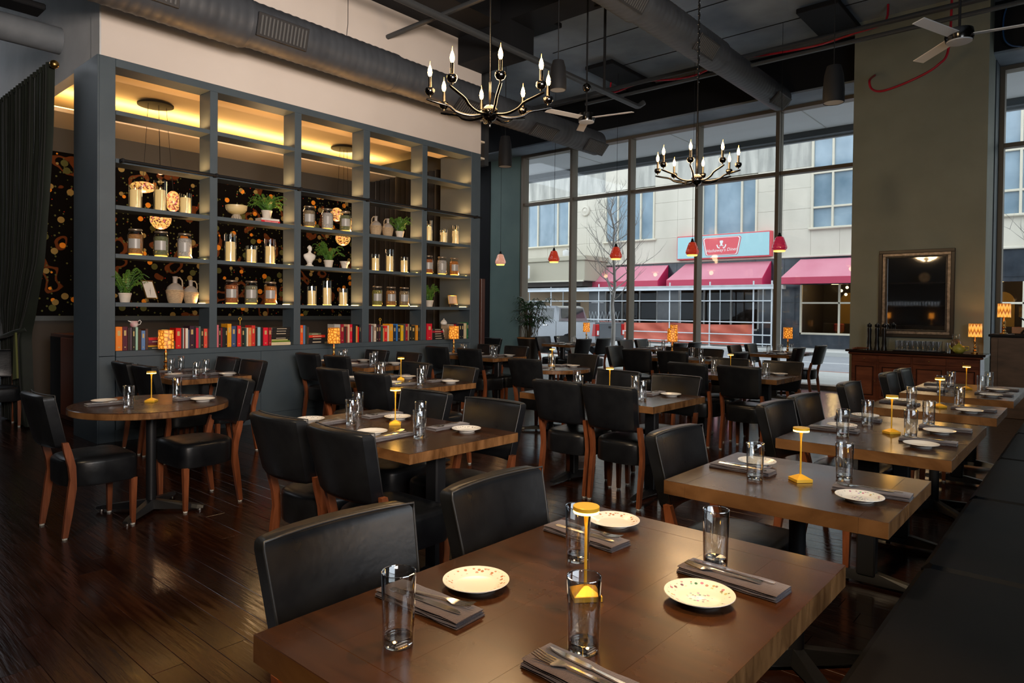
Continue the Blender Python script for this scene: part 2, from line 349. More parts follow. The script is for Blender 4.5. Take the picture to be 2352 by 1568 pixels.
# ------------------------------------------------------------------ bookcase
bc = empty('bookcase', 'tall open slate grey bookcase wall filled with jars, candles, plants and books', 'bookcase', (0, 0, 0))
zs = [3.452, 2.955, 2.472, 1.966, 1.459]; SZ = .949; TOP = 3.985
divs = [(3.56, 3.65), (4.64, 4.735), (5.70, 5.81), (6.78, 6.88)]
bays = [(2.578, 3.56), (3.65, 4.64), (4.735, 5.70), (5.81, 6.78), (6.88, 7.83)]
part('end_panel', MB().rbox(-.735, -.002, 2.406, 2.424, 0, TOP, .002).box(-.735, -.73, 2.424, 2.578, 0, TOP), shelfpaint, bc)
part('end_panel', MB().rbox(-.02, 0, 2.424, 2.574, .9, TOP, .002).rbox(-.02, 0, 2.424, 2.574, 0, .895, .002).box(-.72, -.02, 2.57, 2.576, 0, TOP), shelfpaint, bc)
part('end_panel', MB().rbox(-.735, 0, 7.83, 8.045, 0, TOP, .003), shelfpaint, bc)
part('top_rail', MB().rbox(-.27, 0, 2.576, 7.83, 3.90, TOP, .003), shelfpaint, bc)
for a, b in divs: part('divider', MB().rbox(-.27, .001, a, b, SZ, 3.90, .003), shelfpaint, bc)
for z in zs:
    for a, b in bays: part('shelf', MB().rbox(-.27, -.002, a, b, z-.045, z, .002), shelfpaint, bc)
part('counter_ledge', MB().rbox(-.5, .012, 2.578, 7.83, SZ-.06, SZ, .003), shelfpaint, bc)
for a, b in [(2.58, 4.2), (4.2, 5.8), (5.8, 7.4), (7.4, 7.83)]:
    part('lower_panel', MB().rbox(-.04, 0, a+.002, b-.002, .12, SZ-.062, .003), shelfpaint, bc)
part('plinth', MB().box(-.04, -.012, 2.58, 7.83, 0, .12), shelfpaint, bc)
for a, b in bays:
    for z in zs[:]: part('puck_strip', MB().box(-.24, -.08, b-.018, b-.010, z+.001, z+.008), puckm, bc)
# LED light at the foot of each divider, grazing up
for bi, (a, b) in enumerate(bays):
    for z in [3.452, 2.955, 2.472, 1.966, 1.459]:
        area('shelf_led', (-.14, b-.085, z+.012), (-.14, b, z+1), .22, .03, 3.0, (1, .50, .17)).rotation_euler = (PI-R(-16), 0, 0)
rail = empty('ladder_rail', 'long thin black ladder rail running across the front of the bookcase', 'rail', (0, 0, 2.93))
part('bar', MB().tube([(.07, 2.60, .0), (.07, 8.0, .0)], .014, 10), blackpaint, rail, 40)
for y in (2.62, 3.605, 4.69, 5.755, 6.83, 7.9): part('bracket', MB().rbox(.0, .09, y-.012, y+.012, -.02, .02, .003), blackpaint, rail)
# ------------------------------------------------------------------ ducts, pipes, ceiling things
def duct(name, label, x, z, ys, rs, vents, taper_end, cap_y):
    t = empty(name, label, 'duct', (x, 0, z))
    for (a, b), r in zip(zip(ys, ys[1:]), rs):
        m = MB(); rings = []; k = int((b-a)/.10); prof = []
        for i in range(k*3+1):
            y = a+(b-a)*i/(k*3); rr = r+(.006 if i % 3 == 0 else 0); prof.append((rr, y))
        m.lathe(prof, 32); m.xf(Matrix.Rotation(-PI/2, 4, 'X')); m.v = [(v[0], v[1], v[2]) for v in m.v]
        part('section', m, ductm, t, 35)
        part('joint_collar', MB().lathe([(r, a-.03), (r+.02, a-.02), (r+.02, a+.04), (r, a+.05)], 32).xf(Matrix.Rotation(-PI/2, 4, 'X')), ductm, t, 35)
    part('end_cap', MB().lathe([(rs[-1], cap_y), (.001, cap_y)], 32).xf(Matrix.Rotation(-PI/2, 4, 'X')), ductm, t)
    for y, r, ang in vents:
        g = part('vent', MB().rbox(-.30, .30, -.12, .12, 0, .022, .004), grille, t)
        M = Matrix.Translation((r*math.cos(ang), y, r*math.sin(ang))) @ Matrix.Rotation(PI/2-ang, 4, 'Y') @ Matrix.Rotation(PI/2, 4, 'Z')
        g.matrix_local = M
        for k in range(13):
            part('slat', MB().box(-.26+k*.043-.008, -.26+k*.043+.010, -.095, .095, .022, .030), grille2, g)
    return t
duct('spiral_duct', 'large dark spiral duct running past the white wall above the bookcase', .75, 4.48, [-1.0, 3.55, 5.55, 7.2, 10.3], [.265, .24, .225, .208], [(2.5, .262, R(-15)), (3.9, .24, R(-15)), (6.9, .225, R(-50)), (8.6, .208, R(-50)), (10.05, .208, R(-40))], True, 10.3)
duct('spiral_duct', 'grey spiral duct hanging over the middle tables with side grilles', 3.35, 5.25, [2.0, 7.3, 9.6, 12.27], [.25, .225, .2], [(6.9, .235, R(-35)), (8.9, .215, R(-35)), (11.9, .2, R(-45))], True, 12.27)
def smoothp(P, n=5):
    P = [Vector(p) for p in P]; o = []
    for i in range(len(P)-1):
        p0, p1, p2, p3 = P[max(i-1, 0)], P[i], P[i+1], P[min(i+2, len(P)-1)]
        for k in range(n):
            t = k/n; o.append(.5*((2*p1)+(p2-p0)*t+(2*p0-5*p1+4*p2-p3)*t*t+(3*p1-3*p2-p0+p3)*t*t*t))
    return o+[P[-1]]
def wire(name, label, pts, r, m, cat):
    if 'cable' in name: pts = smoothp(pts)
    return tag(obj(name, MB().tube(pts, r, 6), m, smooth=60), label, cat)
for y in (3.6, 4.9): wire('hanger_wire', 'thin wire holding up the dark duct by the white wall, '+('nearer' if y < 4 else 'farther')+' one', [(.75, y, 6.2), (.75, y, 4.9), (.72, y, 4.72)], .004, blackpaint, 'wire')
wire('sprinkler_pipe', 'long grey sprinkler pipe running toward the window, above the front chandelier', [(1.24, -2, 5.2), (1.24, 10.9, 5.2), (1.24, 10.98, 5.23), (1.3, 11.05, 5.3)], .05, pipem, 'pipe')
wire('sprinkler_pipe', 'grey pipe crossing above the front chandelier toward the white wall', [(0, 6.1, 5.3), (XR, 6.1, 5.3)], .035, pipem, 'pipe')
wire('sprinkler_pipe', 'lower of the two dark pipes crossing in front of the window beam', [(.4, 10.45, 5.3), (XR, 10.45, 5.3)], .032, pipem, 'pipe')
wire('sprinkler_pipe', 'upper of the two dark pipes crossing in front of the window beam', [(-2, 11.2, 5.75), (XR, 11.2, 5.75)], .04, pipem, 'pipe')
wire('conduit_pipe', 'thin black conduit bending down from the ceiling beside the front chandelier', [(2.15, 8.1, 6.2), (2.15, 8.1, 5.9), (2.3, 7.95, 5.72), (2.5, 7.9, 5.65), (2.5, 7.9, 4.5)], .02, blackpaint, 'pipe')
wire('red_cable', 'bright red cable run strung along the ceiling near the windows', [(.2, 11.65, 6.19)]+[(.2+i*.45, 11.65+.04*math.sin(i*2.1), 5.86+.05*math.sin(i*1.3)) for i in range(12)]+[(5.2, 11.65, 6.19)], .018, redcable, 'cable')
wire('red_cable', 'loop of red cable hanging at the top of the olive pillar', [(4.93, 12.09, 5.28), (4.97, 11.6, 5.06), (5.02, 11.55, 4.9), (5.2, 11.5, 4.83), (5.6, 11.5, 4.92), (5.9, 11.5, 5.06), (6.02, 11.55, 5.3), (6.05, 11.55, 6.19)], .018, redcable, 'cable')
wire('blue_cable', 'blue cable hanging down beside the olive pillar at the right window', [(6.62, 12.55, 6.1), (6.57, 12.55, 5.9), (6.58, 12.5, 5.6), (6.66, 12.5, 5.46), (6.8, 12.5, 5.4)], .012, bluecable, 'cable')
for (a, b, c, d), lb in (((.17, .78, 10.75, 12.4), 'black acoustic panel on the ceiling between the two ducts'), ((4.1, 4.72, 10.8, 12.15), 'black acoustic panel on the ceiling nearest the olive pillar'), ((-.1, 1.0, 7.7+.5, 8.9), 'black acoustic panel on the ceiling behind the front chandelier')):
    tag(obj('acoustic_panel', MB().rbox(a, b, c, d, 6.06, 6.14, .01), blackpaint), lb, 'panel')
def speaker(label, x, y, z0, h, r):
    t = empty('pendant_speaker', label, 'speaker', (x, y, z0))
    part('housing', MB().lathe([(r*.94, 0), (r, .01), (r, h*.35), (r*.88, h*.75), (r*.66, h-.01), (.001, h)], 28), blackpaint, t, 40)
    part('speaker_grille', MB().lathe([(.001, .004), (r*.92, .004)], 28), mat('grey_speaker_mesh', (.30, .32, .34), .6), t)
    part('cable', MB().tube([(0, 0, h), (0, 0, 6.2-z0)], .005, 6), blackpaint, t)
speaker('black pendant speaker hanging in front of the olive pillar', 5.5, 7.87, 3.72, .41, .11)
speaker('black pendant speaker hanging just behind the front chandelier', 3.22, 5.9, 3.83, .33, .092)
speaker('black pendant speaker hanging past the far end of the bookcase', .40, 8.2, 3.75, .5, .11)
def fan(label, x, y, z, rot):
    t = empty('ceiling_fan', label, 'fan', (x, y, z))
    part('motor', MB().lathe([(.001, -.05), (.11, -.045), (.12, 0), (.11, .06), (.001, .07)], 24), black_chrome, t, 40)
    part('light_disc', MB().lathe([(.001, -.06), (.105, -.055), (.105, -.045)], 24), mat('fan_disc', (.45, .48, .52), .4), t, 40)
    part('downrod', MB().tube([(0, 0, .06), (0, 0, 6.2-z)], .012, 8), blackpaint, t)
    part('canopy', MB().sph((0, 0, .42), .06, 16, 8), black_chrome, t, 40)
    for k in range(3):
        a = rot+k*2*PI/3; c, s = math.cos(a), math.sin(a)
        m = MB().rbox(.09, .66, -.055, .055, 0, .008, .003); m.xf(Matrix.Rotation(a, 4, 'Z') @ Matrix.Rotation(R(10), 4, 'X'))
        part('blade', m, mat('white_fan_blade', (.62, .64, .66), .4), t)
fan('white three-blade ceiling fan behind the front chandelier', 2.38, 7.65, 4.06, R(13))
fan('ceiling fan at the top right in front of the olive pillar', 6.70, 7.5, 4.02, R(10))
t = empty('round_duct', 'short grey duct end poking in at the top left corner above the green curtain', 'duct', (0, 0, 0))
part('tube', MB().tube([(-.45, -2, 4.16), (-.45, 2.2, 4.16)], .135, 24), noisy(mat('grey_duct', rough=.7), (.10, .115, .13), (.13, .145, .165), 6), t, 60)
part('flat_bar', MB().rbox(-.62, -.34, -2, 2.05, 4.40, 4.46, .01), blackpaint, t)
# ------------------------------------------------------------------ chairs
def chair_proto():
    t = empty('dining_chair', 'x', 'chair')
    def bring(z, inset, th, hw):
        yf = -.19-(z-.568)*.235; n = 9; pts = []
        H = hw-inset; T = th-inset*1.2
        for j in range(n):
            q = -1+2*j/(n-1); pts.append((q*H, yf-inset*.6-.030*(1-q*q), z))
        for j in range(n):
            q = 1-2*j/(n-1); k = .006 if j in (0, n-1) else 0
            pts.append((q*(H-.004), yf-inset*.6-T-.030*(1-q*q)+k, z))
        return pts
    m = MB(); lv = [(.556, .018), (.566, .006), (.58, 0), (.66, 0), (.76, 0), (.85, 0), (.866, .003), (.875, .010), (.880, .02)]
    m.loft([bring(z, i, .066, .200+(z-.568)*.075) for z, i in lv])
    bk = part('backrest', m, leather, t, 50)
    P = bring(.868, 0, .066, .2225); Q = [bring(z, 0, .066, .200+(z-.568)*.075) for z in (.58, .72, .86)]
    pp = [q[0] for q in Q]+[Vector(p)+Vector((0, .001, .012)) for p in P[:9]]+[q[8] for q in Q[::-1]]
    part('piping', MB().tube(pp, .0035, 5), stitch, bk, 180)
    def sring(z, i):
        pts = []
        for j in range(28):
            a = 2*PI*j/28; c, s = math.cos(a), math.sin(a)
            e = .32 if s > 0 else .62
            x = (.232-i)*math.copysign(abs(c)**e, c); y = (.212-i)*math.copysign(abs(s)**(e if s > 0 else .75), s)
            if s < 0: x *= (1-.08*abs(s))
            pts.append((x, y+.012, z))
        return pts
    m = MB(); m.loft([sring(z, i) for z, i in [(.300, .02), (.306, .004), (.32, 0), (.44, 0), (.455, .004), (.466, .016), (.473, .045), (.476, .10), (.477, .20)]])
    part('seat', m, leather, t, 45)
    def sq(x, y, z, wx, wy): return [(x-wx, y-wy, z), (x+wx, y-wy, z), (x+wx, y+wy, z), (x-wx, y+wy, z)]
    for s in (-1, 1):
        m = MB(); m.loft([sq(s*.198, .185, .012, .013, .013), sq(s*.200, .187, .31, .019, .019)])
        lg = part('leg', m, chairwood, t); part('foot_glide', MB().lathe([(.001, 0), (.014, .001), (.014, .012)], 10, (s*.198, .185, 0)), glide, lg)
        m = MB(); m.loft([sq(s*.212, y, z, .014, w) for y, z, w in [(-.205, .012, .014), (-.186, .15, .020), (-.166, .30, .022), (-.162, .36, .017), (-.168, .44, .020), (-.190, .53, .021), (-.204, .59, .016)]])
        lg = part('leg', m, chairwood, t, 40); part('foot_glide', MB().lathe([(.001, 0), (.014, .001), (.014, .012)], 10, (s*.212, -.205, 0)), glide, lg)
    return t
chair0 = chair_proto(); used = [0]
def place(proto, flag, loc, rz, label, group):
    if not flag[0]:
        ALLOF(proto); [ALLOF(k) for k in ALLOF(proto)]
        flag[0] = 1; proto.location = loc; proto.rotation_euler = (0, 0, rz); proto['label'] = label
        if group: proto['group'] = group
        return proto
    return dup(proto, loc, rz, label, group)
FACE = {'+y': 0, '-y': PI, '+x': -PI/2, '-x': PI/2}
def chair(x, y, f, label, group, tilt=0): return place(chair0, used, (x, y, 0), FACE[f]+R(tilt), label, group)
G = 'black leather dining chairs'
CH = [
 (6.55, 1.01, '+x', 'black leather chair nearest the camera, tucked under the nearest table'),
 (6.55, 1.61, '+x', 'black leather chair at the nearest table, second from the camera'),
 (6.55, 2.83, '+x', 'single black leather chair at the second table along the bench'),
 (6.55, 4.10, '+x', 'nearer of two black chairs at the third table along the bench'),
 (6.55, 4.62, '+x', 'farther of two black chairs at the third table along the bench'),
 (6.55, 5.70, '+x', 'single black chair at the fourth table along the bench'),
 (6.57, 6.92, '+x', 'nearer of two black chairs at the farthest bench table, before the sideboard'),
 (6.57, 7.52, '+x', 'farther of two black chairs at the farthest bench table, before the sideboard'),
 (2.81, 1.49, '+y', 'black leather chair at the near left of the front round table'),
 (2.80, 2.195, '-y', 'black leather chair with bent cherry leg on the far side of the front round table'),
]
def four(tn, near, yn, farx, yf):
    names = ['left', 'right'] if len(near) == 2 else ['']
    for i, x in enumerate(near): CH.append((x, yn, '+y', 'black chair seen from behind, %s on the near side of the %s' % (names[i], tn)))
    for i, x in enumerate(farx): CH.append((x, yf, '-y', 'black chair facing the camera, %s on the far side of the %s' % (['left', 'right'][i], tn)))
TN = {'T1': 'nearest table', 'T2': 'second bench-side table', 'T3': 'third bench-side table', 'T4': 'fourth bench-side table', 'T5': 'farthest bench-side table',
 'R1': 'front round table', 'R2': 'far round table', 'TL': 'first left-row table', 'TL2': 'second left-row table', 'TS1': 'first bookcase table', 'TS2': 'second bookcase table', 'TS3': 'third bookcase table',
 'M1': 'first middle-row table', 'M2': 'second middle-row table', 'M3': 'third middle-row table', 'WL': 'left window table', 'WM': 'middle window table', 'WR': 'right window table'}
four(TN['TL'], (4.62, 5.15), 2.06, (4.39, 5.0), 2.70)
four(TN['TL2'], (2.55, 3.13), 3.78, (2.52, 3.16), 4.22)
four(TN['M1'], (4.58, 5.06), 4.42, (4.44, 5.03), 4.97)
four(TN['M2'], (4.45, 5.01), 6.88, (4.48, 5.07), 7.38)
four(TN['M3'], (2.75, 3.31), 8.70, (2.86, 3.40), 9.12)
four(TN['TS1'], (.62, 1.15), 2.72, (.66, 1.21), 3.18)
four(TN['TS2'], (.58, 1.18), 4.76, (.62, 1.25), 5.20)
four(TN['TS3'], (.50, 1.16), 6.93, (.55, 1.14), 7.40)
CH += [(2.92, 6.02, '+y', 'black chair seen from behind on the near side of the far round table'),
 (2.90, 6.62, '-y', 'black chair facing the camera on the far side of the far round table'),
 (2.36, 8.92, '+x', 'brownish black chair at the left end of the third table of the middle row'),
 (3.76, 8.98, '-x', 'low seen black chair at the right end of the third table of the middle row'),
 (-.70, 10.98, '+x', 'nearer chair on the left side of the left window table, by the potted palm'), (-.70, 11.62, '+x', 'farther chair on the left side of the left window table, by the potted palm'),
 (-.06, 10.75, '-x', 'nearer chair on the right side of the left window table'), (.00, 11.35, '-x', 'farther chair on the right side of the left window table'),
 (1.30, 10.95, '+x', 'nearer chair on the left side of the middle window table'), (1.30, 11.55, '+x', 'farther chair on the left side of the middle window table'),
 (1.98, 10.72, '-x', 'nearer chair on the right side of the middle window table'), (1.98, 11.28, '-x', 'farther chair on the right side of the middle window table'),
 (3.46, 10.85, '+x', 'nearer chair on the left side of the right window table'), (3.46, 11.55, '+x', 'farther chair on the left side of the right window table'),
 (3.90, 10.95, '-x', 'nearer chair on the right side of the right window table'), (3.92, 12.0, '-x', 'farther chair on the right side of the right window table, legs against the pavement'),
 (-1.1, 9.3, '-y', 'black chair standing beyond the far end of the bookcase'),
 (-1.95, 1.95, '+x', 'dark chair cut by the left edge of the picture beside the green curtain')]
for x, y, f, lb in CH: chair(x, y, f, lb, G, random.uniform(-2, 2))
# ------------------------------------------------------------------ tables
def cross_base(t, x, y, r, ang=45):
    part('column', MB().lathe([(.032, .045), (.032, .68), (.05, .69), (.05, .70)], 16, (x, y, 0)), blackiron, t, 40)
    for k in range(4):
        a = R(ang)+k*PI/2; m = MB()
        m.loft([[(d, -w, .018), (d, w, .018), (d, w*.6, h), (d, -w*.6, h)] for d, w, h in [(.0, .035, .085), (.06, .035, .075), (r-.04, .028, .042), (r, .02, .034)]])
        m.xf(Matrix.Translation((x, y, 0)) @ Matrix.Rotation(a, 4, 'Z'))
        f = part('foot', m, blackiron, t)
        part('leveller', MB().lathe([(.001, 0), (.014, .001), (.011, .018)], 10, (x+(r-.03)*math.cos(a), y+(r-.03)*math.sin(a), 0)), steel, f)
    part('spider_plate', MB().rbox(x-.16, x+.16, y-.16, y+.16, .70, .705, .001), blackiron, t)
def tbase(t, x, y, axis, r=.28):
    part('column', MB().rbox(x-.045, x+.045, y-.035, y+.035, .05, .70, .008), blackiron, t)
    m = MB().loft([[(d, -w, .018), (d, w, .018), (d, w*.6, h), (d, -w*.6, h)] for d, w, h in [(-r, .02, .034), (-r+.04, .028, .042), (-.06, .035, .07), (.06, .035, .07), (r-.04, .028, .042), (r, .02, .034)]])
    if axis == 'y': m.xf(Matrix.Rotation(PI/2, 4, 'Z'))
    m.xf(Matrix.Translation((x, y, 0))); part('foot', m, blackiron, t)
    part('top_plate', MB().rbox(x-.2, x+.2, y-.05, y+.05, .695, .70, .001) if axis == 'x' else MB().rbox(x-.05, x+.05, y-.2, y+.2, .695, .70, .001), blackiron, t)
def rect_table(key, x0, x1, y0, y1, label, th=.05, boards=True):
    t = empty('dining_table', label, 'table', ((x0+x1)/2, (y0+y1)/2, 0), 0, 'dark walnut dining tables')
    w, h = (x1-x0)/2, (y1-y0)/2; z0, z1 = .75-th, .75; lx = w > h; e = .09
    if boards:
        if lx:
            for s in (-1, 1): part('end_board', MB().rbox(min(s*w, s*(w-e)), max(s*w, s*(w-e)), -h, h, z0, z1, .0012), tablewood, t)
            n = 5; 
            for k in range(n): part('top_board', MB().rbox(-w+e, w-e, -h+2*h*k/n, -h+2*h*(k+1)/n, z0, z1, .0003), tablewood, t)
        else:
            for s in (-1, 1): part('end_board', MB().rbox(-w, w, min(s*h, s*(h-e)), max(s*h, s*(h-e)), z0, z1, .0012), tablewood, t)
            n = 5
            for k in range(n): part('top_board', MB().rbox(-w+2*w*k/n, -w+2*w*(k+1)/n, -h+e, h-e, z0, z1, .0003), tablewood, t)
    else: part('tabletop', MB().rbox(-w, w, -h, h, z0, z1, .002), tablewood, t)
    if max(w, h) > .55:
        for s in (-1, 1):
            if lx: tbase(t, s*(w-.24), 0, 'y')
            else: tbase(t, 0, s*(h-.24), 'x')
    else: cross_base(t, 0, 0, .36)
    return t
def round_table(x, y, r, label, th=.045):
    t = empty('round_table', label, 'table', (x, y, 0), 0, 'dark walnut dining tables')
    part('tabletop', MB().lathe([(.001, .75-th), (r-.004, .75-th), (r, .75-th+.004), (r, .746), (r-.004, .75), (.001, .75)], 72), tablewood, t, 40)
    cross_base(t, 0, 0, .36); return t
rect_table('T1', 6.43, 7.23, .69, 1.935, 'large dark walnut table nearest the camera with lighter edges', .058)
rect_table('T2', 6.43, 7.23, 2.42, 3.15, 'square walnut table, second along the bench', .055)
rect_table('T3', 6.43, 7.23, 3.65, 4.93, 'long walnut table, third along the bench, two lamps reflected in it', .055)
rect_table('T4', 6.45, 7.24, 5.36, 6.04, 'square walnut table, fourth along the bench', .055)
rect_table('T5', 6.45, 7.24, 6.52, 7.80, 'long walnut table at the far end of the bench', .055)
rect_table('TL', 4.10, 5.34, 2.03, 2.80, 'dark walnut table in the left row with four chairs, nearest of that row')
rect_table('TL2', 2.20, 3.43, 3.67, 4.44, 'dark table in the left row behind the nearer one')
rect_table('M1', 4.15, 5.38, 4.21, 5.04, 'dark table in the middle row nearest the camera')
rect_table('M2', 4.12, 5.32, 6.79, 7.53, 'dark table in the middle row, second from the camera', boards=False)
rect_table('M3', 2.40, 3.70, 8.74, 9.50, 'dark table in the middle row nearest the windows', boards=False)
rect_table('TS1', .16, 1.42, 2.60, 3.33, 'dark table against the bookcase, left one under the orange shaded lamp', boards=False)
rect_table('TS2', .16, 1.50, 4.62, 5.38, 'dark table against the bookcase, middle one', boards=False)
rect_table('TS3', .16, 1.45, 6.82, 7.54, 'dark table against the bookcase, farthest one', boards=False)
rect_table('WL', -.74, -.04, 10.64, 11.9, 'dark table by the left windows beside the potted palm', boards=False)
rect_table('WM', 1.32, 2.00, 10.7, 11.9, 'dark table by the middle windows', boards=False)
rect_table('WR', 3.42, 4.05, 10.90, 12.1, 'dark table by the right windows', boards=False)
round_table(2.77, 1.88, .495, 'round dark walnut table at the left with a small yellow lamp')
round_table(2.85, 6.32, .46, 'round dark table far back between the left and middle rows')
# ------------------------------------------------------------------ place settings
tmb = MB().lathe([(.0295, .0), (.031, .003), (.0345, .144), (.0338, .1455), (.0325, .144), (.0298, .020)], 32); _nf = len(tmb.f); tmb.lathe([(.001, 0), (.0288, 0), (.0296, .003), (.0292, .016), (.027, .0185), (.001, .0175)], 32)
_nb = len(tmb.f); tmb.tube([(.0337*math.cos(2*PI*j/32), .0337*math.sin(2*PI*j/32), .1455) for j in range(33)], .0011, 6)
tum = mesh('glass_tumbler', tmb, tumblerglass, 50); tum.materials.append(solidglass); tum.materials.append(lipglass)
for _i, _p in enumerate(tum.polygons):
    if _i >= _nf: _p.material_index = 1 if _i < _nb else 2
def plate_me(m): return mesh('side_plate', MB().lathe([(.001, .004), (.040, .004), (.043, 0), (.046, .0005), (.049, .006), (.078, .0165), (.081, .018), (.0805, .0195), (.078, .019), (.052, .0085), (.046, .0070), (.001, .0068)], 48), m, 40)
plates = [plate_me(m) for m in plate_mats]
def napkin_me():
    m = MB()
    for k in range(4):
        sx = .046-.0015*k+.002*(k % 2); sy = .13-.002*(k % 3); dz = .0042*k; n = 10; rings = []
        for i in range(n+1):
            y = -sy+2*sy*i/n; wob = .0012*math.sin(i*1.7+k); e = .0009*math.sin(i*1.1+k*2)
            rings.append([(-sx+wob+.006, y, dz+.0002), (sx+wob-.003, y, dz+.0002), (sx+wob, y, dz+.0018+e), (sx+wob-.004, y, dz+.0038+e), (wob, y, dz+.0044+e), (-sx+wob+.004, y, dz+.0038+e), (-sx+wob, y, dz+.0018)])
        m.loft(rings)
    return mesh('folded_napkin', m, napkinm, 45)
napk = napkin_me()
def fork_me():
    m = MB(); P = [(-.095, .0085, .0012), (-.088, .0095, .0016), (-.06, .0055, .002), (-.02, .0028, .003), (.02, .0026, .005), (.035, .0085, .004), (.046, .0125, .002), (.052, .0125, .002)]
    m.loft([[(-w, y, z), (w, y, z), (w, y, z+.0022), (-w, y, z+.0022)] for y, w, z in P])
    for k in range(4):
        x = -.0108+k*.0072; m.loft([[(x-.0016, y, z), (x+.0016, y, z), (x+.0013, y, z+.0018), (x-.0013, y, z+.0018)] for y, z in ((.051, .002), (.075, .004), (.095, .009))])
    return mesh('table_fork', m, steel, 50)
def knife_me():
    m = MB(); P = [(-.105, .007, 0), (-.098, .009, 0), (-.06, .0065, 0), (-.01, .005, 0), (.0, .0045, 0), (.01, .0085, .001), (.07, .0095, .001), (.095, .006, .001), (.108, .001, .001)]
    m.loft([[(-w, y, z), (w*.6, y, z), (w*.6, y, z+.0015), (-w, y, z+.0032)] for y, w, z in P])
    return mesh('table_knife', m, steel, 50)
fork = fork_me(); knife = knife_me()
NM = {'glass_tumbler': ('clear glass tumbler', 'glass', 'clear glass tumblers'), 'side_plate': ('white side plate', 'plate', 'white side plates'), 'folded_napkin': ('folded dark napkin', 'napkin', 'folded dark napkins'), 'table_fork': ('silver fork', 'fork', 'silver forks'), 'table_knife': ('silver knife', 'knife', 'silver knives')}
def item(me, loc, rz, where, pre=None):
    o = bpy.data.objects.new(me.name, me); C.objects.link(o); o.location = loc; o.rotation_euler = (0, 0, rz)
    a, c, g = NM[me.name.split('.')[0]]
    tag(o, (pre or a)+(where if where[0] == ',' else ' '+where), c, g); return o
PD = ['plain white side plate', 'white scalloped side plate with rust flower sprigs', 'white side plate with a floral bouquet', 'white side plate with a grey scrolled rim']
def setting(tx, ty, f, tkey, seat, edge=None, cut=True, pk=None, g=(.12, .265), p=(-.15, .17), n=(0, .165), parts='gpn'):
    """tx, ty: point on the table edge in front of the seat"""
    rz = FACE[f]; c, s = math.cos(rz), math.sin(rz)
    def w(x, y): return (tx+c*x-s*y, ty+s*x+c*y)
    tn = TN[tkey]; where = ', %s seat, %s' % (seat, tn)
    q = random.uniform
    if 'g' in parts: x, y = w(*g); item(tum, (x, y, .7504), q(0, 6), where)
    if 'p' in parts:
        k = random.choice([0, 0, 1, 2, 3]) if pk is None else pk
        x, y = w(*p); item(plates[k], (x, y, .7504), q(0, 6), where, PD[k])
    if 'n' in parts:
        a = rz+R(q(-5, 5)); x, y = w(*n); o = item(napk, (x, y, .7504), a, where)
        if cut:
            x, y = w(n[0]-.012, n[1]+.02); item(fork, (x, y, .7685), a+R(q(4, 10)), ' on the napkin'+where)
            x, y = w(n[0]+.018, n[1]+.005); item(knife, (x, y, .7685), a+R(q(-4, 2)), ' on the napkin'+where)
setting(6.43, 1.02, '+x', 'T1', 'near left', pk=1, g=(.156, .25)); setting(6.43, 1.64, '+x', 'T1', 'far left', pk=1, g=(.16, .25), p=(-.16, .16))
setting(7.23, 1.00, '-x', 'T1', 'near right', g=(.095, .262), n=(0, .18), parts='gn'); setting(7.23, 1.62, '-x', 'T1', 'far right', pk=2, g=(.085, .262), p=(-.155, .193), n=(0, .18))
setting(6.43, 2.80, '+x', 'T2', 'left', pk=3); setting(7.23, 2.79, '-x', 'T2', 'right', pk=2, g=(.15, .27), p=(-.15, .14), n=(-.02, .13))
for y, s in ((4.11, 'near'), (4.63, 'far')):
    setting(6.43, y, '+x', 'T3', s+' left', g=(.14, .25)); setting(7.23, y-.03, '-x', 'T3', s+' right', g=(.14, .27))
setting(6.45, 5.70, '+x', 'T4', 'left'); setting(7.24, 5.70, '-x', 'T4', 'right')
for y, s in ((6.92, 'near'), (7.44, 'far')):
    setting(6.45, y, '+x', 'T5', s+' left', cut=False); setting(7.24, y, '-x', 'T5', s+' right', cut=False)
def four_set(key, xs, y0, y1, cut=True):
    for x, s in zip(xs, ('left', 'right')):
        setting(x, y0, '+y', key, 'near '+s, cut=cut); setting(x, y1, '-y', key, 'far '+s, cut=cut)
four_set('TL', (4.37, 4.96), 2.05, 2.80); four_set('TL2', (2.52, 3.12), 3.67, 4.44); four_set('M1', (4.44, 5.02), 4.21, 5.04); four_set('M2', (4.42, 5.0), 6.79, 7.53, False)
four_set('M3', (2.75, 3.34), 8.74, 9.50, False); four_set('TS1', (.55, 1.12), 2.60, 3.33, False); four_set('TS2', (.55, 1.18), 4.62, 5.38, False); four_set('TS3', (.5, 1.12), 6.82, 7.54, False)
setting(2.70, 1.44, '+y', 'R1', 'near', g=(.23, .24), p=(-.16, .22), n=(-.03, .20)); setting(2.78, 2.33, '-y', 'R1', 'far', g=(.17, .21), p=(-.14, .16), pk=0)
setting(2.85, 5.92, '+y', 'R2', 'near', cut=False); setting(2.85, 6.72, '-y', 'R2', 'far', cut=False)
for key, x0, x1, ys in (('WL', -.74, -.04, (10.95, 11.5)), ('WM', 1.32, 2.0, (10.97, 11.5)), ('WR', 3.42, 4.05, (11.15, 11.65))):
    for y, s in zip(ys, ('near', 'far')):
        setting(x0, y, '+x', key, s+' left', cut=False, p=(-.14, .15), g=(.1, .25), n=(0, .15)); setting(x1, y, '-x', key, s+' right', cut=False, p=(-.14, .15), g=(.1, .25), n=(0, .15))
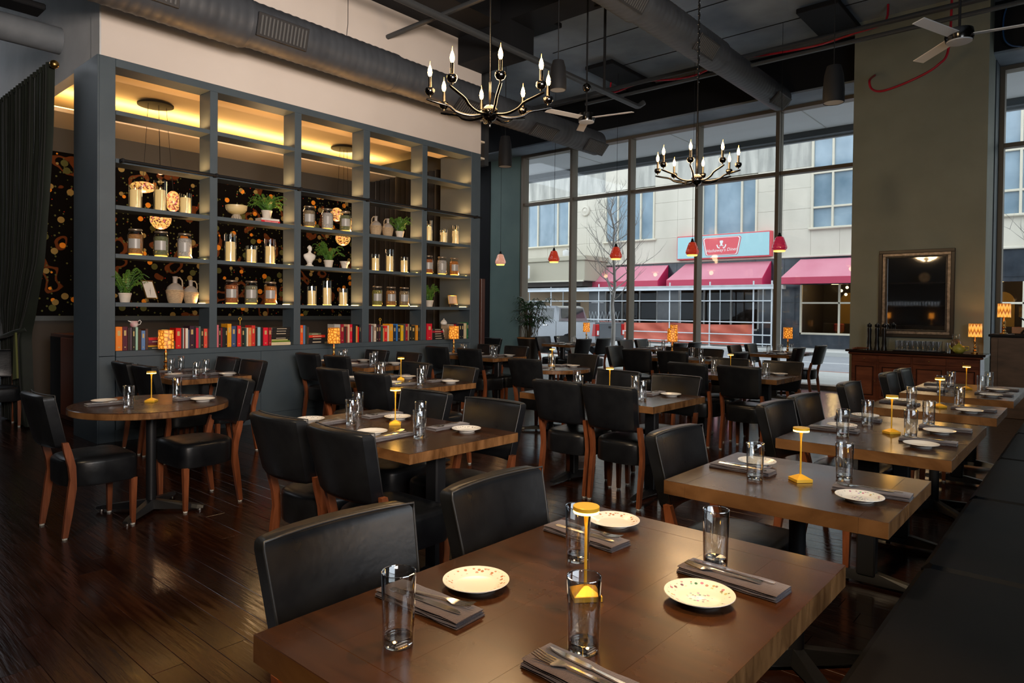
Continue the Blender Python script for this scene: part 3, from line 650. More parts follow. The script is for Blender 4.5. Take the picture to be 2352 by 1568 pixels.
# ------------------------------------------------------------------ small yellow cordless lamps
def ylamp():
    t = empty('cordless_table_lamp', 'x', 'lamp')
    m = MB(); a = .033
    m.loft([[(-s, -s, z), (s, -s, z), (s, s, z), (-s, s, z)] for s, z in ((a-.001, 0), (a, .001), (a, .012), (a-.001, .013))]); part('base', m, goldpaint, t)
    part('base_pyramid', MB().loft([[(-s, -s, z), (s, -s, z), (s, s, z), (-s, s, z)] for s, z in ((a-.002, .013), (.005, .028))]), goldpaint, t)
    part('stem', MB().lathe([(.0038, .026), (.0034, .10), (.0034, .165), (.0055, .188), (.010, .198)], 14), goldpaint, t, 60)
    h = part('lamp_head', MB().lathe([(.001, .2045), (.0300, .2045), (.0310, .2055), (.0310, .2135), (.0300, .2145), (.001, .2145)], 32), goldpaint, t, 40)
    part('led_ring', MB().lathe([(.010, .1985), (.0295, .1985), (.0300, .2000), (.0300, .2045)], 32), ledgold, h)
    return t
yl = ylamp(); yu = [0]
for key, x, y in (('T1', 6.83, 1.30), ('T2', 6.84, 2.78), ('T3', 6.86, 4.25), ('T4', 6.87, 5.70), ('T5', 6.84, 7.25), ('TL', 4.67, 2.49), ('TL2', 2.76, 4.11), ('M1', 4.75, 4.63), ('M2', 4.68, 7.17), ('R1', 2.72, 1.90), ('R2', 2.78, 6.42)):
    place(yl, yu, (x, y, .7504), R(45+3), 'small yellow gold cordless disc lamp on the '+TN[key], 'yellow cordless table lamps')
    point('table_lamp_glow', (x, y, .7504+.195), .55 if key != 'T1' else .8, (1, .50, .10), .025)
# ------------------------------------------------------------------ amber mosaic lamps
def amber_mat():
    m = mat('amber_mosaic_shade', (.5, .2, .03), .4, estr=1.0, ecol=(1, .4, .05))
    v = coords(m, 'Object', (1, 1, 1)); t = N(m, 'TexCoord')
    br = N(m, 'TexVoronoi', Scale=26, feature='DISTANCE_TO_EDGE'); L(m, v, br.inputs['Vector'])
    e = ramp(m, br.outputs['Distance'], [(.03, (.01, .003, .0)), (.12, (.75, .20, .01)), (.45, (1, .50, .08))])
    L(m, e, bsdf(m).inputs['Emission Color']); bsdf(m).inputs['Emission Strength'].default_value = .85
    return m
def zig_mat():
    m = mat('amber_chevron_shade', (.5, .2, .03), .4)
    wv = N(m, 'TexWave', Scale=9, Distortion=0, wave_type='BANDS', bands_direction='Z'); t = N(m, 'TexCoord'); s = N(m, 'SeparateXYZ'); L(m, t.outputs['Object'], s.inputs[0])
    at = N(m, 'Math', operation='ARCTAN2'); L(m, s.outputs[1], at.inputs[0]); L(m, s.outputs[0], at.inputs[1])
    mu = N(m, 'Math', operation='MULTIPLY'); L(m, at.outputs[0], mu.inputs[0]); mu.inputs[1].default_value = 1.9
    pg = N(m, 'Math', operation='PINGPONG'); L(m, mu.outputs[0], pg.inputs[0]); pg.inputs[1].default_value = .5
    ad = N(m, 'Math', operation='MULTIPLY_ADD'); L(m, s.outputs[2], ad.inputs[0]); ad.inputs[1].default_value = 9; L(m, pg.outputs[0], ad.inputs[2])
    fr = N(m, 'Math', operation='FRACT'); L(m, ad.outputs[0], fr.inputs[0])
    L(m, ramp(m, fr.outputs[0], [(.15, (.35, .07, .01)), (.4, (1, .42, .05)), (.8, (1, .52, .12)), (1, (.5, .12, .01))]), bsdf(m).inputs['Emission Color'])
    bsdf(m).inputs['Emission Strength'].default_value = .8
    return m
ambm, zigm = amber_mat(), zig_mat()
def alamp(shade, n, label, loc, H=1.0, foot=.227, rs=.077, hs=.195, power=3):
    t = empty('amber_shade_lamp', label, 'lamp', loc, 0, 'amber shaded table lamps')
    part('base', MB().lathe([(.001, 0), (.045, 0), (.048, .006), (.045, .014), (.02, .02), (.018, .03), (.026, .045), (.012, .06), (.011, .075), (.024, .09), (.012, .105), (.014, .15), (.020, .17), (.012, .195), (.008, .205), (.008, foot)], 20), brass, t, 50)
    sh = part('lamp_shade', MB().loft([[(rs*k*math.cos(2*PI*j/n+.2), rs*k*math.sin(2*PI*j/n+.2), z) for j in range(n)] for k, z in ((1.0, foot), (.97, foot+hs))], cap=False), shade, t, 60 if n > 12 else None)
    part('shade_rim', MB().tube([(rs*math.cos(2*PI*j/n+.2), rs*math.sin(2*PI*j/n+.2), foot) for j in range(n+1)], .002, 5), brass, sh)
    part('shade_rim', MB().tube([(rs*.97*math.cos(2*PI*j/n+.2), rs*.97*math.sin(2*PI*j/n+.2), foot+hs) for j in range(n+1)], .002, 5), brass, sh)
    part('bulb', MB().sph((0, 0, foot+.08), .022, 12, 8, 1.4), emis('warm_bulb', (1, .55, .2), 5), t, 180)
    point('amber_lamp_glow', (loc[0], loc[1], loc[2]+foot+hs*.6), power, (1, .55, .18), .03)
alamp(ambm, 8, 'amber mosaic shade lamp on the first table by the bookcase', (.34, 2.945, .7504))
alamp(ambm, 8, 'amber mosaic shade lamp on the second table by the bookcase', (.47, 4.92, .7504))
alamp(ambm, 8, 'amber mosaic shade lamp on the third table by the bookcase', (.40, 7.08, .7504))
BOOKS = [(1, 2.595, 2.659, 0.252, 'tall orange', 'd9771f'),
 (1, 2.661, 2.71, 0.254, 'tall maroon', '4a0f22'),
 (1, 2.712, 2.731, 0.244, 'thin dark brown', '2a1b17'),
 (1, 2.733, 2.754, 0.244, 'mauve spined black', '4a3a44'),
 (1, 2.756, 2.786, 0.241, 'black gold lettered', '1a1710'),
 (1, 2.79, 2.813, 0.246, 'pale mint', '8fb3a0'),
 (1, 2.815, 2.845, 0.222, 'black and orange', '3a1d08'),
 (1, 2.847, 2.886, 0.208, 'dusty blue', '5574a0'),
 (1, 2.888, 2.914, 0.226, 'brown', '4e3128'),
 (1, 3.171, 3.2, 0.089, 'short olive', '4a3c12'),
 (1, 3.205, 3.265, 0.231, 'thick bright red', 'c00a05'),
 (1, 3.266, 3.282, 0.225, 'narrow grey', '30302e'),
 (1, 3.283, 3.296, 0.228, 'narrow pale', 'b0a8a4'),
 (1, 3.297, 3.31, 0.227, 'rust', '7a2417'),
 (1, 3.312, 3.34, 0.227, 'ivory', 'cfc4b4'),
 (1, 3.341, 3.355, 0.21, 'narrow blue grey', '4f5f78'),
 (1, 3.357, 3.412, 0.253, 'thick aubergine', '2d1024'),
 (1, 3.413, 3.427, 0.248, 'narrow black', '141414'),
 (1, 3.429, 3.458, 0.23, 'rose red', 'c41c3c'),
 (1, 3.46, 3.482, 0.247, 'grey green', '5c6b62'),
 (1, 3.484, 3.516, 0.227, 'black tan lettered', '1a1813'),
 (1, 3.519, 3.56, 0.219, 'coral', 'cc4432'),
 (2, 3.67, 3.693, 0.262, 'pink', 'b8606a'),
 (2, 3.695, 3.716, 0.23, 'black green lettered', '1c1c12'),
 (2, 3.717, 3.737, 0.228, 'dark crimson', '6a0f22'),
 (2, 3.738, 3.77, 0.234, 'black', '101518'),
 (2, 3.772, 3.795, 0.227, 'black brown lettered', '1c100b'),
 (2, 3.796, 3.846, 0.273, 'tall mustard', 'cf8d0c'),
 (2, 3.848, 3.901, 0.247, 'slate blue', '34456a'),
 (2, 3.902, 3.917, 0.251, 'narrow black', '0e1014'),
 (2, 3.918, 3.964, 0.251, 'bright red', 'cc1c22'),
 (2, 3.965, 3.974, 0.227, 'thin brown', '6a4630'),
 (2, 3.975, 4.01, 0.224, 'black gold lettered', '15130b'),
 (2, 4.011, 4.034, 0.221, 'dark teal', '24403a'),
 (2, 4.035, 4.056, 0.224, 'cream', 'c8b49c'),
 (2, 4.057, 4.097, 0.225, 'apricot', 'c8743a'),
 (2, 4.099, 4.146, 0.251, 'vermilion', 'bb2a20'),
 (2, 4.148, 4.175, 0.227, 'black brown', '1c1512'),
 (2, 4.177, 4.214, 0.229, 'pale blue', '83a8b2'),
 (2, 4.216, 4.244, 0.224, 'black', '121412'),
 (2, 4.251, 4.314, 0.222, 'thick crimson', 'c60a28'),
 (2, 4.321, 4.36, 0.221, 'dark red', '84101a'),
 (3, 4.76, 4.803, 0.247, 'orange red', 'cf4a14'),
 (3, 4.806, 4.835, 0.246, 'steel blue', '4f6c8e'),
 (3, 4.837, 4.86, 0.24, 'dark green', '1d2c22'),
 (3, 4.862, 4.889, 0.224, 'brown', '3c2a22'),
 (3, 5.275, 5.371, 0.255, 'pale grey large', '9c9c98'),
 (3, 5.379, 5.429, 0.254, 'crimson', '8a0a24'),
 (3, 5.431, 5.462, 0.222, 'dark brown', '33211b'),
 (3, 5.464, 5.489, 0.222, 'red brown', '6e231d'),
 (3, 5.492, 5.524, 0.251, 'cream', 'caa98a'),
 (3, 5.526, 5.567, 0.251, 'scarlet', 'c0102a'),
 (3, 5.577, 5.611, 0.243, 'black', '10131c'),
 (3, 5.613, 5.626, 0.241, 'narrow black', '121212'),
 (3, 5.628, 5.653, 0.229, 'tan', 'bf8848'),
 (3, 5.654, 5.678, 0.215, 'red', 'c31408'),
 (3, 5.681, 5.731, 0.247, 'thick black', '12141a'),
 (4, 5.851, 5.887, 0.247, 'maroon', '5c1320'),
 (4, 5.889, 5.911, 0.224, 'light grey', '8f9aa0'),
 (4, 5.914, 5.93, 0.232, 'thin brown', '4c382e'),
 (4, 5.933, 5.975, 0.253, 'ivory', 'b9ac9c'),
 (4, 5.978, 6.016, 0.242, 'dark brown', '24181a'),
 (4, 6.02, 6.058, 0.245, 'wine', '3c1420'),
 (4, 6.061, 6.095, 0.226, 'bottle green', '1b4636'),
 (4, 6.097, 6.12, 0.192, 'peach', 'c2814c'),
 (4, 6.122, 6.173, 0.225, 'bright red', 'c3121c'),
 (4, 6.176, 6.207, 0.229, 'cream', 'cfc0a2'),
 (4, 6.212, 6.279, 0.251, 'thick mustard', 'cf8c14'),
 (4, 6.283, 6.336, 0.231, 'navy', '14253c'),
 (4, 6.339, 6.366, 0.25, 'sky blue', '2f6cb0'),
 (4, 6.368, 6.415, 0.219, 'black gold lettered', '241a08'),
 (4, 6.429, 6.474, 0.23, 'yellow', 'd0a60a'),
 (4, 6.478, 6.513, 0.249, 'grey', '3c4044'),
 (4, 6.516, 6.557, 0.248, 'crimson', '8c0e22'),
 (4, 6.561, 6.584, 0.248, 'beige', '9c8060'),
 (4, 6.588, 6.631, 0.244, 'black', '111311'),
 (4, 6.633, 6.699, 0.224, 'dark olive', '1f2218'),
 (4, 6.718, 6.758, 0.227, 'orange', 'c7801a'),
 (4, 6.761, 6.802, 0.227, 'charcoal', '191a1a'),
 (5, 6.941, 7.043, 0.248, 'thick red', 'bb0f26'),
 (5, 7.381, 7.507, 0.236, 'beige', '9b8c78'),
 (5, 7.51, 7.561, 0.231, 'red', 'a80a1c'),
 (5, 7.564, 7.619, 0.248, 'dark purple', '27142c'),
 (5, 7.628, 7.678, 0.247, 'black', '0f1216'),
 (5, 7.681, 7.729, 0.247, 'black white lettered', '101018'),
 (5, 7.734, 7.796, 0.25, 'cream', 'b8ac8c'),
 (5, 7.802, 7.856, 0.264, 'emerald', '0c5a38')]
STACKS = [(1, 2.914, 3.075, 0.028, 'dark green', '1d2a22'),
 (1, 2.913, 3.075, 0.017, 'mustard', 'c08a1c'),
 (1, 2.916, 3.075, 0.022, 'maroon', '5c1414'),
 (1, 2.917, 3.075, 0.032, 'violet', '5e2038'),
 (1, 2.919, 3.075, 0.025, 'red', 'c21c18'),
 (2, 4.36, 4.626, 0.037, 'cream', 'c6b694'),
 (2, 4.365, 4.615, 0.02, 'green', '55701c'),
 (2, 4.365, 4.585, 0.013, 'yellowish', 'c0b878'),
 (2, 4.36, 4.612, 0.029, 'black', '0f0f10'),
 (2, 4.363, 4.615, 0.024, 'black gilt', '15120c'),
 (2, 4.365, 4.612, 0.033, 'black brown lettered', '17110f'),
 (2, 4.368, 4.615, 0.028, 'plain black', '101012'),
 (2, 4.371, 4.626, 0.031, 'black white lettered', '0e0e10'),
 (3, 4.881, 5.125, 0.048, 'black', '0f0c10'),
 (3, 4.891, 5.125, 0.033, 'black white lettered', '121012'),
 (3, 4.881, 5.135, 0.031, 'orange red', 'c7280e'),
 (3, 4.886, 5.069, 0.026, 'grey green', '5a6148'),
 (5, 7.048, 7.308, 0.037, 'black', '131210'),
 (5, 7.048, 7.297, 0.034, 'dark brown', '1c150e'),
 (5, 7.048, 7.286, 0.034, 'black', '151412'),
 (5, 7.048, 7.281, 0.03, 'crimson', '9c0a22'),
 (5, 7.051, 7.264, 0.03, 'dark green', '16201b')]
# ------------------------------------------------------------------ books
_cm = {}
def hexm(h, rough=.55):
    if (h, rough) not in _cm:
        c = [((int(h[i:i+2], 16)/255+.055)/1.055)**2.4 if int(h[i:i+2], 16) > 10 else int(h[i:i+2], 16)/255/12.92 for i in (0, 2, 4)]
        _cm[(h, rough)] = mat('book_cloth_'+h, [min(1, x*1.35) for x in c], rough)
    return _cm[(h, rough)]
pagem = mat('book_pages', (.62, .56, .45), .8); giltm = mat('gilt_lettering', (.62, .45, .18), .4)
ORD = ['first', 'second', 'third', 'fourth', 'fifth', 'sixth', 'seventh', 'eighth', 'ninth', 'tenth', 'eleventh', 'twelfth', 'thirteenth', 'fourteenth', 'fifteenth', 'sixteenth', 'seventeenth', 'eighteenth', 'nineteenth', 'twentieth', 'twenty-first', 'twenty-second', 'twenty-third']
BN = {1: 'leftmost', 2: 'second', 3: 'middle', 4: 'fourth', 5: 'rightmost'}
cnt = {}
def book(nm, y0, y1, h, hx, label, depth=.16, x0=-.045, z=SZ, flat_=False):
    t = empty('book', label, 'book', (x0-depth/2, (y0+y1)/2, z+.0005), 0, 'books on the lowest shelf of the bookcase')
    w = (y1-y0)/2-.0006; d = depth/2; m = hexm(hx); tk = .0022
    if not flat_:
        part('cover', MB().rbox(d-.004, d, -w, w, 0, h, .0012).box(-d, d-.003, -w, -w+tk, 0, h).box(-d, d-.003, w-tk, w, 0, h), m, t)
        part('pages', MB().box(-d+.003, d-.004, -w+tk, w-tk, .003, h-.004), pagem, t)
        if 'letter' in nm or w > .018: part('spine_title', MB().box(d, d+.0006, -w*.45, w*.45, h*.62, h*.84).box(d, d+.0006, -w*.3, w*.3, h*.12, h*.16), giltm if 'ivory' not in nm else hexm('5a3020'), t)
    else:
        part('cover', MB().rbox(d-.004, d, -w, w, 0, h, .001).box(-d, d-.003, -w, w, 0, tk).box(-d, d-.003, -w, w, h-tk, h), m, t)
        part('pages', MB().box(-d+.003, d-.004, -w+.003, w-.001, tk, h-tk), pagem, t)
        if h > .025: part('spine_title', MB().box(d, d+.0006, -w*.5, w*.55, h*.35, h*.62), hexm('b8a890'), t)
    return t
for b, y0, y1, h, nm, hx in BOOKS:
    cnt[b] = cnt.get(b, 0)+1
    book(nm, y0, y1, h, hx, '%s book, %s upright from the left, %s bay' % (nm, ORD[cnt[b]-1], BN[b]))
zc = {}
for b, y0, y1, h, nm, hx in STACKS:
    z = zc.get(b, SZ); k = zc.get((b, 'n'), 0); zc[(b, 'n')] = k+1
    book(nm, y0, y1, h, hx, '%s book lying flat, %s from the bottom, stack in %s bay' % (nm, ORD[k], BN[b]), .17, z=z, flat_=True); zc[b] = z+h+.001
# ------------------------------------------------------------------ jars, candles and other shelf things
silverlid = mat('jar_lid_metal', (.40, .32, .24), .35, .8); candlewax = mat('ivory_candle_wax', (.80, .68, .42), .6, estr=.32, ecol=(1, .62, .22))
def jar_label(where, what): return what+', '+where
SH = {'C': (2.472, 'third shelf from the top'), 'D': (1.966, 'fourth shelf from the top'), 'E': (1.459, 'fifth shelf from the top')}
POSN = ['left', 'middle', 'right']
def candle(y, z, r, h, ch, label):
    t = empty('candle_vase', label, 'candle holder', (-.13, y, z+.0005), 0, 'candles in glass cylinders on the bookcase')
    part('glass_cylinder', MB().lathe([(.001, 0), (r, 0), (r, h), (r-.003, h), (r-.003, .008), (.001, .008)], 24), vaseglass, t, 60)
    cd = part('candle', MB().lathe([(.001, .010), (r-.014, .010), (r-.014, ch-.004), (r-.018, ch), (.02, ch-.004), (.001, ch-.006)], 24), candlewax, t, 60)
    part('flame', MB().lathe([(.001, ch-.004), (.005, ch+.004), (.0055, ch+.010), (.003, ch+.020), (.0005, ch+.028)], 10), flamem, cd, 180)
    part('puck_light', MB().lathe([(.001, .0015), (r-.012, .0015), (r-.012, .0075), (.001, .0075)], 16), emis('puck', (1, .5, .08), 3.5) if 'puck' not in bpy.data.materials else bpy.data.materials['puck'], t)
def jar(y, z, col, name, label):
    r, h = .078, .285
    t = empty('storage_jar', label, 'jar', (-.13, y, z+.0005), 0, 'filled glass jars on the bookcase')
    if 'fill_'+name not in bpy.data.materials: noisy(mat('fill_'+name, rough=.8), tuple(c*.45 for c in col), col, 60, bump=.6)
    f = part('contents', MB().lathe([(.001, .022), (r-.008, .022), (r-.006, .03), (r-.006, h*.74), (r-.02, h*.80), (.001, h*.81)], 24), bpy.data.materials['fill_'+name], t, 50)
    part('glass_body', MB().lathe([(.001, 0), (r-.008, 0), (r, .010), (r, h*.76), (r-.012, h*.86), (r-.018, h*.90), (r-.018, h*.94)], 28), vaseglass, t, 60)
    part('lid', MB().lathe([(.001, h*.93), (r-.012, h*.93), (r-.010, h*.94), (r-.010, h*.975), (r-.016, h), (.001, h)], 24), silverlid, t, 50)
    part('front_label', MB().lathe([(r+.0006, h*.30), (r+.0006, h*.62)], 28).xf(Matrix.Identity(4)), mat('jar_label_paper', (.62, .60, .56), .6) if 'jar_label_paper' not in bpy.data.materials else bpy.data.materials['jar_label_paper'], t) if False else None
    bs = [(r+.0008)*1 for _ in range(1)]
    m = MB(); m.loft([[((r+.0008)*math.cos(a), (r+.0008)*math.sin(a), zz) for a in [R(-75+j*9) for j in range(11)]] for zz in (h*.26, h*.62)], cap=False, closed=False)
    part('front_label', m, bpy.data.materials.get('jar_label_paper') or mat('jar_label_paper', (.34, .33, .31), .35), t, 180)
    part('puck_light', MB().lathe([(.001, .002), (r-.014, .002), (r-.014, .014), (.001, .014)], 16), bpy.data.materials['puck'], t)
bw = lambda b: '%s bay, ' % BN[b]
def trio_c(b, s, ys, hs):
    z, w = SH[s]
    for i, (y, (h, ch)) in enumerate(zip(ys, hs)): candle(y, z, .067 if b < 3 else .062, h, ch, 'ivory candle in a glass cylinder, %s of three, %s, %s' % (POSN[i], BN[b]+' bay', w))
def trio_j(b, s, ys, cols):
    z, w = SH[s]
    for i, (y, (c, n)) in enumerate(zip(ys, cols)): jar(y, z, c, n.replace(' ', '_'), 'glass jar of %s, %s of three, %s bay, %s' % (n, POSN[i], BN[b], w))
trio_c(1, 'C', (2.814, 3.069, 3.342), ((.25, .20), (.335, .235), (.235, .185)))
SP = (.50, .24, .08), 'brown spice'; GR = (.22, .24, .12), 'green herbs'; WH = (.62, .60, .60), 'white grain'; OR = (.70, .26, .05), 'orange pasta'; MX = (.34, .26, .16), 'mixed beans'; RD = (.52, .16, .05), 'red beans'; GY = (.30, .30, .22), 'grey green leaves'; OL = (.32, .30, .08), 'olive lentils'
trio_j(1, 'D', (2.815, 3.079, 3.334), (SP, GR, WH))
trio_c(2, 'D', (3.87, 4.134, 4.381), ((.33, .235), (.21, .165), (.31, .22)))
trio_j(2, 'E', (3.888, 4.136, 4.39), (RD, GY, OR))
trio_j(3, 'C', (4.934, 5.213, 5.498), (MX, WH, GR))
trio_c(3, 'E', (4.98, 5.214, 5.471), ((.25, .19), (.33, .235), (.235, .18)))
trio_c(4, 'D', (6.015, 6.275, 6.546), ((.235, .18), (.325, .225), (.23, .18)))
trio_j(4, 'E', (6.051, 6.304, 6.552), (OL, SP, MX))
trio_c(5, 'C', (7.03, 7.349, 7.608), ((.325, .23), (.215, .165), (.30, .215)))
trio_j(5, 'D', (7.03, 7.318, 7.586), (RD, WH, OR))
# wicker jugs, bowl, bust, frames, small china
wicker = noisy(mat('pale_wicker', rough=.8), (.34, .24, .14), (.60, .45, .28), 40, (1, 1, 6), bump=.8); jugglass = mat('dusty_jug_glass', (.32, .28, .24), .3)
def jug(y, z, s, hside, label):
    t = empty('wicker_jug', label, 'jug', (-.13, y, z+.0005), 0, 'wicker covered jugs on the bookcase')
    m = MB(); rings = [(.001, 0), (.068*s, 0), (.082*s, .05*s), (.094*s, .12*s), (.090*s, .15*s)]
    m.lathe(rings, 28)
    for k in range(9): m.lathe([((.068+.0035*k)*s+.0005, (.012+.0155*k)*s-.004), ((.070+.0035*k)*s+.003, (.012+.0155*k)*s), ((.068+.0035*k)*s+.0005, (.012+.0155*k)*s+.004)], 28)
    part('wicker_cover', m, wicker, t, 30)
    part('bottle', MB().lathe([(.088*s, .15*s), (.080*s, .18*s), (.045*s, .215*s), (.024*s, .225*s), (.024*s, .285*s), (.028*s, .29*s), (.028*s, .30*s), (.001, .30*s)], 24), jugglass, t, 50)
    part('handle', MB().tube([(0, hside*.022*s, .285*s), (0, hside*.05*s, .29*s), (0, hside*.078*s, .255*s), (0, hside*.082*s, .20*s), (0, hside*.075*s, .17*s)], .008*s, 8), wicker, t, 60)
jug(3.23, 1.459, 1.0, 1, 'larger wicker covered jug beside the small framed card, leftmost bay'); jug(3.404, 1.459, .88, 1, 'smaller wicker covered jug near the divider, leftmost bay')
jug(6.02, 2.472, .92, -1, 'wicker covered jug, left of two, fourth bay beside the fern'); jug(6.235, 2.472, .88, -1, 'slimmer wicker covered jug, right of two, fourth bay beside the fern')
t = empty('footed_bowl', 'striped footed bowl on the third shelf of the second bay', 'bowl', (-.13, 3.943, 2.4725))
stripe = mat('striped_bowl_glaze', (.6, .5, .3), .25)
v_ = N(stripe, 'TexCoord'); w_ = N(stripe, 'SeparateXYZ'); L(stripe, v_.outputs['Object'], w_.inputs[0]); at_ = N(stripe, 'Math', operation='ARCTAN2'); L(stripe, w_.outputs[1], at_.inputs[0]); L(stripe, w_.outputs[0], at_.inputs[1])
mu_ = N(stripe, 'Math', operation='MULTIPLY'); L(stripe, at_.outputs[0], mu_.inputs[0]); mu_.inputs[1].default_value = 3.2; fr_ = N(stripe, 'Math', operation='FRACT'); L(stripe, mu_.outputs[0], fr_.inputs[0])
L(stripe, ramp(stripe, fr_.outputs[0], [(.48, (.66, .60, .48)), (.52, (.10, .06, .03))]), bsdf(stripe).inputs['Base Color'])
part('foot', MB().lathe([(.001, 0), (.066, 0), (.060, .03), (.040, .065), (.001, .065)], 28), stripe, t, 60)
part('bowl', MB().lathe([(.001, .062), (.05, .064), (.095, .085), (.118, .12), (.124, .17), (.120, .17), (.112, .125), (.09, .095), (.001, .075)], 32), noisy(mat('cream_gold_bowl', rough=.3), (.60, .42, .14), (.72, .60, .36), 3, (1, 1, 6)), t, 60)
t = empty('book', 'red cookbook lying flat under the white book and the fern, second bay', 'book', (-.13, 4.345, 2.4725))
part('cover', MB().rbox(.076, .08, -.125, .125, 0, .028, .001).box(-.08, .077, -.125, .125, 0, .002).box(-.08, .077, -.125, .125, .026, .028), hexm('b00c1e'), t); part('pages', MB().box(-.077, .076, -.12, .12, .002, .026), pagem, t)
def text(s, size, m, parent, loc, rot, name='lettering', ext=.0006, align='CENTER', shear=0):
    c = bpy.data.curves.new(name, 'FONT'); c.body = s; c.size = size; c.extrude = ext; c.align_x = align; c.align_y = 'CENTER'; c.shear = shear; c.resolution_u = 3
    o = bpy.data.objects.new(name, c); C.objects.link(o); dg = bpy.context.evaluated_depsgraph_get(); me = bpy.data.meshes.new_from_object(o.evaluated_get(dg)); bpy.data.objects.remove(o)
    me.materials.clear(); me.materials.append(m); o = bpy.data.objects.new(name, me); C.objects.link(o); o.location = loc; o.rotation_euler = rot; o.parent = parent; return o
whitep = mat('white_print', (.8, .8, .78), .5)
text('THE BRITISH COOKBOOK', .0155, whitep, t, (.0803, .01, .014), (PI/2, 0, PI/2))
t = empty('book', 'white book lying on the red cookbook under the fern, second bay', 'book', (-.135, 4.345, 2.5012))
part('cover', MB().rbox(.076, .08, -.12, .12, 0, .026, .001).box(-.08, .077, -.12, .12, 0, .002).box(-.08, .077, -.12, .12, .024, .026), hexm('b8b6b0'), t); part('pages', MB().box(-.077, .076, -.115, .115, .002, .024), pagem, t)
# ferns
def fern(y, z, x, label, n=26, rad=.20, up=.20, pot=.062, ph=.10, seed=1, bx=0, by=0):
    rnd = random.Random(seed); t = empty('potted_fern', label, 'plant', (x, y, z+.0008), 0, 'potted ferns on the bookcase')
    part('pot', MB().lathe([(.001, 0), (pot*.74, 0), (pot*.98, ph*.8), (pot*1.04, ph*.82), (pot*1.06, ph), (pot*.93, ph), (pot*.88, ph*.85), (.001, ph*.85)], 24), terracotta, t, 50)
    m = MB()
    for i in range(n):
        a = rnd.uniform(0, 2*PI); l = rad*rnd.uniform(.65, 1.15); h = up*rnd.uniform(.45, 1.1); P = []
        for k in range(9):
            q = k/8; P.append(Vector(((.012+l*q+bx*q*q)*math.cos(a)*.75, (.012+l*q)*math.sin(a)+by*q*q, ph+h*math.sin(q*PI*.62)*1.05-.10*q*q*rnd.uniform(.3, 1))))
        m.tube(P, .0014, 3)
        for k in range(1, 9):
            d = (P[k]-P[k-1]).normalized(); s = Vector((-d.y, d.x, 0)); s = s.normalized() if s.length > 1e-4 else Vector((1, 0, 0)); wl = .050*(1-.09*k)*rnd.uniform(.8, 1.15)
            for sg in (-1, 1):
                for f in (0, .5):
                    p = P[k-1].lerp(P[k], f); tip = p+s*sg*wl+d*wl*.45+Vector((0, 0, -.012)); mid = p+s*sg*wl*.5+d*wl*.5+Vector((0, 0, .004)); mb = p+s*sg*wl*.45-d*wl*.02+Vector((0, 0, .002))
                    m.add([p, mb, tip, mid], [(0, 1, 2, 3)])
    o = part('foliage', m, fernm, t); o['kind'] = 'stuff'
fern(2.705, 1.459, -.11, 'fern in a white pot at the far left of the fifth shelf', seed=3, rad=.21, up=.27)
fern(4.335, 2.5278, -.13, 'fern in a white pot standing on two books, second bay', seed=5, rad=.23, up=.21, n=34)
fern(5.235, 1.966, -.13, 'fern in a white pot beside the white bust, middle bay', seed=8, rad=.21, up=.25)
fern(6.46, 2.472, -.13, 'fern in a white pot beside the wicker jugs, fourth bay', seed=11, rad=.19, up=.22)
fern(7.06, 1.459, -.13, 'fern in a white pot at the left of the rightmost bay', seed=14, rad=.17, up=.25)
# bust
plaster = mat('white_plaster_bust', (.74, .70, .63), .7)
t = empty('plaster_bust', 'white plaster bust of a woman beside the fern, middle bay', 'bust', (-.13, 4.944, 1.9665))
part('socle', MB().lathe([(.001, 0), (.052, 0), (.052, .012), (.036, .022), (.028, .045), (.040, .055), (.001, .056)], 24), plaster, t, 40)
m = MB(); el = lambda cx, cy, z, rx, ry, n=20: [(cx+rx*math.cos(2*PI*j/n), cy+ry*math.sin(2*PI*j/n), z) for j in range(n)]
m.loft([el(0, 0, .050, .022, .03), el(0, 0, .075, .035, .050), el(0, 0, .105, .044, .075), el(0, 0, .135, .044, .088), el(0, 0, .158, .036, .082), el(0, 0, .172, .024, .045), el(0, 0, .182, .019, .022), el(.002, 0, .205, .017, .018)])
part('shoulders', m, plaster, t, 60)
m = MB(); m.loft([el(.006, 0, .198, .012, .012), el(.010, 0, .206, .022, .017), el(.010, 0, .222, .028, .023), el(.006, 0, .240, .031, .026), el(.002, 0, .256, .030, .026), el(-.002, 0, .270, .020, .018), el(-.003, 0, .276, .004, .004)])
m.loft([el(.036, 0, .222, .003, .004, 8), el(.042, 0, .226, .005, .005, 8), el(.036, 0, .242, .003, .003, 8)]); m.sph((-.030, 0, .252), .016); m.tube([(.0, -.028, .236), (.0, -.02, .262), (.0, 0, .276), (.0, .02, .262), (.0, .028, .236)], .007, 8); m.tube([(.037, -.008, .217), (.040, 0, .2165), (.037, .008, .217)], .0022, 6)
for sg in (-1, 1): m.sph((.031, sg*.010, .240), .0042, 8, 6)
part('head', m, plaster, t, 60)
# small vase at right of the bay
t = empty('small_vase', 'small cream pot with a draped garland, middle bay right', 'vase', (-.13, 5.49, 1.9665))
part('body', MB().lathe([(.001, 0), (.036, 0), (.040, .03), (.060, .085), (.064, .088), (.066, .10), (.058, .10), (.050, .08), (.001, .07)], 24), terracotta, t, 50)
part('garland', MB().tube([(.058, -.045, .09), (.064, -.03, .07), (.066, -.01, .058), (.066, .015, .06), (.062, .04, .085)], .006, 8), plaster, t, 60)
